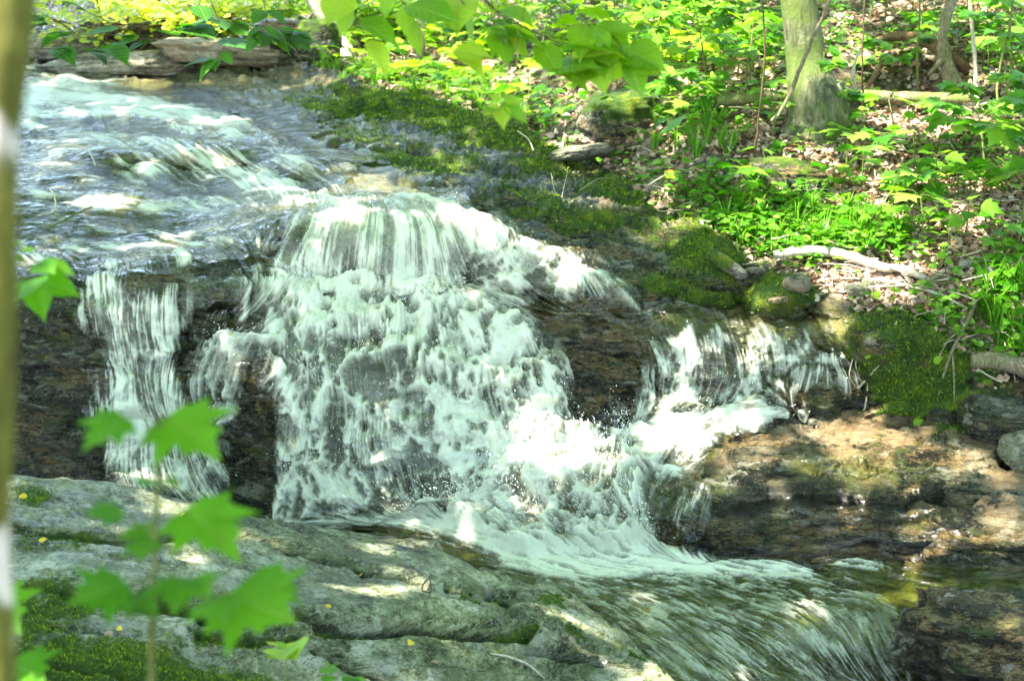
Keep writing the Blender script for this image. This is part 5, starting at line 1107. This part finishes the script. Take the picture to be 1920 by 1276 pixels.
near_plant('leaf_sprig', 'small sprig of green leaves sticking out from the near left trunk', 'sprig',
  [[(-10,540,1.3),(10,530,1.7),(45,522,2.1),(72,528,2.15),.0015], [(30,524,1.9),(28,480,2.0),.001], [(28,490,2.0),(60,490,2.1),(75,495,2.15),.001]],
  [(72,528,2.15,76,588,2.1,(0,-1.6,.6)), (74,524,2.15,148,550,2.15,(.1,-.8,1)), (62,520,2.12,14,566,2.0,(-.2,-.9,1)), (68,493,2.15,98,508,2.1,(0,-.9,1)), (82,492,2.15,138,510,2.15,(.1,-.6,1)), (30,482,2.,48,486,2.,(0,-.9,1)), (40,466,2.05,68,470,2.05,(0,-.4,1)), (28,478,2.0,10,486,1.95,(0,-.9,1)), (26,458,2.,42,454,2.,(0,-.9,1)), (20,520,1.7,15,490,1.7,(0,-.9,1))], (M_STEM, M_LEAFV), OVATE)
near_plant('leaf_sprig', 'green maple leaves coming in at the lower left edge', 'sprig',
  [[(-60,1400,1.75),(-40,1250,1.75),(-30,1110,1.75),.002], [(-40,1270,1.75),(0,1245,1.75),(30,1240,1.75),.0015]],
  [(-30,1112,1.75,46,1192,1.68,(0,-.9,1)), (-30,1095,1.75,30,1092,1.75,(0,-.2,1)), (20,1238,1.75,92,1282,1.7,(0,-.7,1)), (10,1236,1.75,50,1232,1.8,(0,-.5,1)), (-10,1250,1.75,30,1300,1.7,(0,-.9,1)), (-4,1262,1.75,8,1212,1.78,(0,-1.2,.6))], (M_STEM, M_LEAFV), MAPLE)
near_plant('seedling', 'thin yellow-green seedling with one drooping leaf whorl at the bottom edge', 'seedling', [[(536,1420,2.6),(536,1280,2.6),(537,1215,2.6),.0025]],
  [(537,1213,2.6,518,1203,2.6,(0,-.6,1)), (537,1213,2.6,552,1206,2.6,(0,-.6,1)), (537,1213,2.6,540,1196,2.7,(0,-.6,1)), (537,1213,2.6,528,1222,2.5,(0,-.9,1)), (537,1213,2.6,548,1222,2.5,(0,-.9,1))], (M_STEM, M_LEAFY), SMALL)
near_plant('seedling', 'tiny green seedling at the bottom edge right of the yellow-green one', 'seedling', [[(622,1400,2.9),(619,1290,2.9),(619,1248,2.9),.002]], [(619,1250,2.9,612,1262,2.85,(0,-.9,1)), (619,1248,2.9,626,1240,2.95,(0,-.9,1)), (620,1265,2.9,612,1280,2.85,(0,-.9,1))], (M_STEM, M_LEAFV), OVATE)
near_plant('seedling', 'green seedling tip rising just into the bottom edge', 'seedling', [[(668,1420,2.8),(664,1320,2.8),(662,1268,2.8),.002]], [(662,1270,2.8,676,1290,2.75,(0,-.9,1)), (662,1268,2.8,650,1284,2.75,(0,-.9,1))], (M_STEM, M_LEAFV), OVATE)
# beech spray hanging into the top middle
LV = []
def spray(Y0, tw, per, ls, tilt=.5, skip=0.):
    vs_ = .3 if tilt < .2 else .55
    """leaves set alternately along a drooping twig"""
    for L in tw:
        q = spline([np.array(x[:2], float) for x in L], per); dq = np.gradient(q, axis=0)
        for k in range(1, per):
            for sg in (-1, 1):
                if rng.random() < skip: continue
                d = dq[k] / np.linalg.norm(dq[k]); nrm = np.array([-d[1], d[0]]) * sg
                e = q[k] + (d * .9 + nrm * .75) * ls * rng.uniform(.75, 1.15) * [1, vs_] + [0, ls * .16]
                LV.append((*q[k], Y0 + rng.uniform(-.04, .04), *e, Y0 - .03 + rng.uniform(-.05, .03), (rng.normal() * .3, -tilt + rng.normal() * .3, 1)))
        d = dq[-1] / np.linalg.norm(dq[-1]); LV.append((*q[-1], Y0, *(q[-1] + d * ls), Y0 - .03, (rng.normal() * .2, -tilt, 1)))
tw = [[(690,-70),(760,10),(800,60),(850,95)], [(850,-80),(930,20),(1010,80),(1090,100)], [(930,20),(960,80),(1000,110),(1040,130)], [(980,-60),(1080,20),(1150,70),(1175,110)], [(1080,10),(1110,60),(1120,100)], [(640,-40),(670,40),(690,75)], [(820,-60),(880,20),(930,60)]]
spray(3.1, tw, 7, 74, .28, .5)
near_plant('leafy_branch', 'bright yellow-green leafy branch hanging into the top middle', 'branch', [[(760,-260,3.1),(850,-80,3.1),(930,20,3.1),(1090,100,3.1),.003]] + [[(*x, 3.1) for x in L] + [.0018] for L in tw], LV, (M_BROWN, M_LEAFY), OVATE)
near_plant('leafy_branch', 'short sprig of yellow-green leaves dangling by itself below the top branch', 'sprig', [[(1000,-80,2.75),(975,60,2.75),(945,170,2.75),(940,200,2.75),.0012]],
  [(938,200,2.75,944,236,2.72,(0,-1.4,.8)), (942,196,2.75,992,226,2.75,(.2,-.7,1)), (934,196,2.75,905,216,2.75,(-.2,-.7,1)), (938,190,2.75,918,178,2.75,(-.1,-1,1)), (944,188,2.75,982,190,2.75,(.1,-.6,1)), (944,184,2.75,960,176,2.78,(.1,-.8,1)), (932,204,2.75,908,205,2.7,(0,-.4,1))], (M_BROWN, M_LEAFY), OVATE)
# dark leaved twigs at the top left
LV = []
tw = [[(385,-40),(372,10),(340,50),(300,75),(260,70)], [(340,50),(250,80),(150,70),(90,45)], [(372,10),(410,35),(460,50),(500,70)], [(395,5),(415,50),(420,90),(405,110)], [(150,70),(110,40),(80,30)], [(240,60),(200,40),(160,20)], [(300,75),(330,55),(350,48)], [(460,50),(490,60),(545,70)]]
spray(4.3, tw, 5, 50, .12, .4)
near_plant('leafy_branch', 'thin branch of dark green pointed leaves across the top left', 'branch', [[(*x, 4.3) for x in L] + [.0016] for L in tw] + [[(200,75,4.3),(300,80,4.3),(360,120,4.3),.0009], [(260,72,4.3),(200,88,4.3),(120,92,4.3),.0009], [(420,80,4.3),(440,70,4.3),.0009]], LV, (M_BROWN, M_LEAFD), OVATE)
LV = []
tw = [[(40,90),(100,92),(160,95),(190,90)], [(490,-20),(500,40),(490,60)], [(500,40),(530,60),(540,66)]]
spray(4.1, tw, 4, 48, .12, .3)
near_plant('leafy_branch', 'second twig of dark leaves hanging near the left trunk at the top', 'branch', [[(-20,60,4.1),(40,90,4.1),(100,92,4.1),.0014]] + [[(*x, 4.1) for x in L] + [.0014] for L in tw], LV, (M_BROWN, M_LEAFD), OVATE)

# ------------------------------------------------------------------ unseen crowns above the frame, leaves laid out to cast chosen sun patches
e1 = np.cross(SUN, [0, 0, 1.]); e1 /= np.linalg.norm(e1); e2 = np.cross(e1, SUN)
LIT = blobs(UW, VW, [(1090,515,130,30,1,32),(990,480,70,30,1,30),(900,440,60,20,1),(930,575,80,22,1),(760,415,100,16,.9),(725,605,40,24,.9),(800,720,50,60,1),(840,790,34,50,.9),(540,770,24,80,1),(590,880,60,40,.9),(1060,915,150,60,1),(1010,870,60,30,.9),(1180,980,60,60,1),(950,960,70,30,.8),(870,950,40,30,.7),
  (1270,690,70,110,1),(1370,700,60,80,1),(1460,690,60,60,1),(1500,650,40,30,.9),(1260,830,130,50,1),(1200,900,50,50,1),(1400,790,80,16,1),(310,570,40,26,1),(340,512,20,12,.9),(1150,1105,120,14,.8),(1180,1048,60,10,.9),(620,985,60,14,.5),
  (250,165,130,16,1),(120,225,90,12,.9),(420,122,170,16,1),(300,60,280,40,1),(250,108,120,20,1),(560,385,60,30,.8),(640,370,80,24,.8),(700,350,60,20,.6),(690,180,70,16,.8),(280,345,30,14,.7),(620,172,60,14,.9),
  (1120,225,70,20,1),(1085,262,16,24,.9),(1075,330,60,16,1),(1010,325,30,10,1),(1250,430,150,30,1,15),(1130,400,90,16,.9,12),(1310,395,40,60,1),(1240,470,90,20,.9,10),(1340,455,40,30,.9),(1050,395,70,10,.7,10),(780,345,60,10,.6),
  (1700,640,80,26,.9),(1850,700,60,14,.8),(1480,535,40,16,1),(1430,598,130,22,1,4),(1545,610,40,24,1),(1160,640,60,16,.8),(990,575,60,20,.9,20),(1590,560,60,14,1),(1660,535,120,20,1),(1560,500,90,10,1),(1720,490,60,20,.9),(1800,600,60,30,.9,40),(1600,610,30,30,.8),
  (1610,800,110,20,1,-8),(1660,850,110,22,1,-8),(1560,835,60,20,1,-20),(1480,800,50,20,.9),(1850,930,50,60,1),(1800,880,40,30,.9),(1400,850,80,20,.8,-20),(1280,905,60,20,.7),(1740,1085,120,16,.9),(1620,1112,50,14,.9),(1760,1130,140,14,.8),(1860,1100,80,14,.8),(1700,1010,60,30,.8),(1640,1050,50,16,.7),(1880,790,60,20,.8),(1760,755,60,10,.6),
  (1530,195,20,40,1),(1560,180,14,50,.7),(1500,290,80,24,1),(1470,310,40,20,1),(1700,240,110,26,1),(1640,345,60,24,1),(1600,415,90,20,.9,-25),(1800,430,120,40,.8),(1300,130,90,40,.8),(1370,60,70,40,.9),(1180,80,90,40,.9),(960,130,120,30,.9),(760,110,90,40,.9),(1360,210,70,20,.9),(1250,215,50,20,.8),(1620,90,50,40,.7),(1850,40,80,40,.9),(1760,90,60,30,.7),(1500,440,120,24,.9),(1420,420,60,20,.8),(1700,440,60,20,.7),(1880,300,60,40,.8),(1650,190,150,8,.9)])
dn = eq(fbm(Tq * 2.6 + 70, 3)).reshape(U.shape)
dnf = eq(fbm(Tq * 5.5 + 270, 3)).reshape(U.shape); LIT = LIT * (1 - (1 - bank) * .95 * sst(.3, .17, dnf))
LIT = np.maximum(LIT, bank * sst(.34, .5, dn) * (.6 + .4 * (V < 230)))
LIT = np.maximum(LIT, sst(.8, .95, dn) * .8 * (1 - soft(U, V, [(150,540),(540,470),(1000,600),(1050,900),(400,950)], 20)))
lowm = blobs(U, V, [(1640, 930, 400, 150)]); dn2 = eq(fbm(Tq * 4.5 + 170, 3)).reshape(U.shape); LIT = np.maximum(LIT, lowm * sst(.5, .66, dn2) * .95)
LIT = np.maximum(LIT, blobs(U, V, [(820, 290, 380, 110)]) * sst(.66, .82, dn2) * .9)
LIT = np.maximum(LIT, blobs(U, V, [(280, 320, 330, 130)]) * sst(.6, .78, dn2) * .9)
CS = .05
ab = np.stack([T.reshape(-1, 3) @ e1, T.reshape(-1, 3) @ e2], -1); lo = ab.min(0) - .5
ok = ((U > -60) & (U < 1980)).ravel()
ij = np.floor((ab[ok] - lo) / CS).astype(int); sh = ij.max(0) + 12
acc = np.zeros(sh); cnt = np.zeros(sh); np.add.at(acc, (ij[:, 0], ij[:, 1]), LIT.ravel()[ok]); np.add.at(cnt, (ij[:, 0], ij[:, 1]), 1)
acc = smooth2(acc, 1); cnt = smooth2(cnt, 1); LM = np.where(cnt > .05, acc / np.maximum(cnt, 1e-6), .3)
# the slab
ab2 = SD.reshape(-1, 3); sl_lit = 1. * sst(.9, .97, eq(fbm(ab2 * 3 + 9, 3)))
ij = np.floor((np.stack([ab2 @ e1, ab2 @ e2], -1) - lo) / CS).astype(int); g_ = (ij >= 0).all(1) & (ij < sh).all(1)
LM[ij[g_, 0], ij[g_, 1]] = sl_lit[g_]
for vv in range(740, 1220, 20):
    for uu in range(90, 640, 30):
        i0, j0 = np.floor((np.array([P(uu, vv, 1.34) @ e1, P(uu, vv, 1.34) @ e2]) - lo) / CS).astype(int)
        if 1 <= i0 < sh[0] - 1 and 1 <= j0 < sh[1] - 1: LM[i0 - 1:i0 + 2, j0 - 1:j0 + 2] = 0
def want(p):
    ij = np.floor((np.stack([p @ e1, p @ e2], -1) - lo) / CS).astype(int); okk = (ij >= 0).all(1) & (ij < sh).all(1)
    r = np.full(len(p), .35); r[okk] = LM[ij[okk, 0], ij[okk, 1]]; return r
def cand(n, x, y, z): return np.stack([rng.uniform(*x, n), rng.uniform(*y, n), rng.uniform(*z, n)], -1)
nearp = cand(CAN_N, (-8, 3.5), (.5, 13), (5.2, 7.2))
# keep only what shades the visible ground here; the open remainder lets the sky in
sz_n = rng.uniform(.14, .26, len(nearp)); kp = (want(nearp) < .42) & (want(nearp + e1 * .07) < .6) & (want(nearp - e1 * .07) < .6) & (want(nearp + e2 * .07) < .6) & (want(nearp - e2 * .07) < .6)
nearp = nearp[kp]
farp = cand(CAN_F, (-12, 12), (-5, 22), (6.2, 9.5)); farp = farp[(want(farp) < .42)]
farp = farp[~((farp[:, 0] < 3 - .1 * farp[:, 1]) & (farp[:, 1] > 13))]
_t = P(rng.uniform(80, 660, 420), rng.uniform(720, 1230, 420), 1.34); nearp = np.concatenate([nearp, _t + SUN * ((rng.uniform(5.2, 7, 420) - _t[:, 2]) / SUN[2])[:, None]])  # extra unseen leaves added along the sun rays to shade the near sapling
pall = np.concatenate([nearp, farp]); szz = np.concatenate([rng.uniform(.14, .26, len(nearp)), rng.uniform(.3, .55, len(farp))])
own = [0, 1, 2, 3, 7]
tp = np.array([TREES[i][2] for i in own])
who = np.argmin(np.linalg.norm(pall[:, None, :2] - tp[None, :, :2], axis=-1), 1)
for k_, i_ in enumerate(own):
    t, o, tip = TREES[i_]; s_ = np.where(who == k_)[0]
    if not len(s_): continue
    b = MB(); q = pall[s_]
    leaves(b, q - o, rdir(len(q)), rng.normal(size=(len(q), 3)) * .25 + SUN * .6 + [0, 0, .5], szz[s_], MAPLE2, 0)
    b.build('shade_crown', M_SHADE_CANOPY, t, False)
    b = MB(); far_ = q[rng.choice(len(q), min(len(q), 14), replace=False)]
    for e in far_:
        m_ = (tip + e) / 2 + [0, 0, .5]; b.tube(spline([tip - o, m_ - o, e - o], 12), np.linspace(.04, .01, 12), 6)
    b.build('limbs', M_BARK, t)
SUN_E, SKY_S, EXPO = 4.8, .15, 2.72
# ------------------------------------------------------------------ camera, light, sky
cam = bpy.data.cameras.new('camera'); co = bpy.data.objects.new('camera', cam); COL.objects.link(co)
co.location = (0, 0, CAMZ); co.rotation_euler = (math.pi / 2 - PITCH, 0, 0)
cam.sensor_width = 36; cam.lens = FP / 1920 * 36; cam.clip_start = .05; cam.clip_end = 2000
cam.dof.use_dof = True; cam.dof.focus_distance = 5.8; cam.dof.aperture_fstop = 4.5
S.camera = co
sl = bpy.data.lights.new('sun', 'SUN'); sl.energy = SUN_E; sl.angle = math.radians(.5); sl.color = (1, .95, .87)
so = bpy.data.objects.new('sun', sl); COL.objects.link(so)
from mathutils import Vector
so.rotation_euler = Vector(tuple(SUN)).to_track_quat('Z', 'Y').to_euler(); so.location = (-4, 3, 30)
w = bpy.data.worlds.new('World'); S.world = w; w.use_nodes = True
nt = w.node_tree; bg = nt.nodes['Background']
sk = nt.nodes.new('ShaderNodeTexSky'); sk.sky_type = 'NISHITA'; sk.sun_disc = False
sk.sun_elevation = math.asin(SUN[2]); sk.sun_rotation = math.atan2(SUN[0], SUN[1])
nt.links.new(sk.outputs[0], bg.inputs[0]); bg.inputs[1].default_value = SKY_S
S.view_settings.view_transform = 'Standard'; S.view_settings.look = 'None'; S.view_settings.exposure = EXPO; S.view_settings.gamma = 1
S.cycles.max_bounces = 6; S.cycles.transparent_max_bounces = 24; S.cycles.diffuse_bounces = 3; S.cycles.glossy_bounces = 2; S.cycles.transmission_bounces = 4
S.cycles.caustics_reflective = False; S.cycles.caustics_refractive = False; S.cycles.sample_clamp_indirect = 6
S.cycles.use_denoising = True
S.view_settings.use_white_balance = True; S.view_settings.white_balance_temperature = 6900; S.view_settings.white_balance_tint = 8
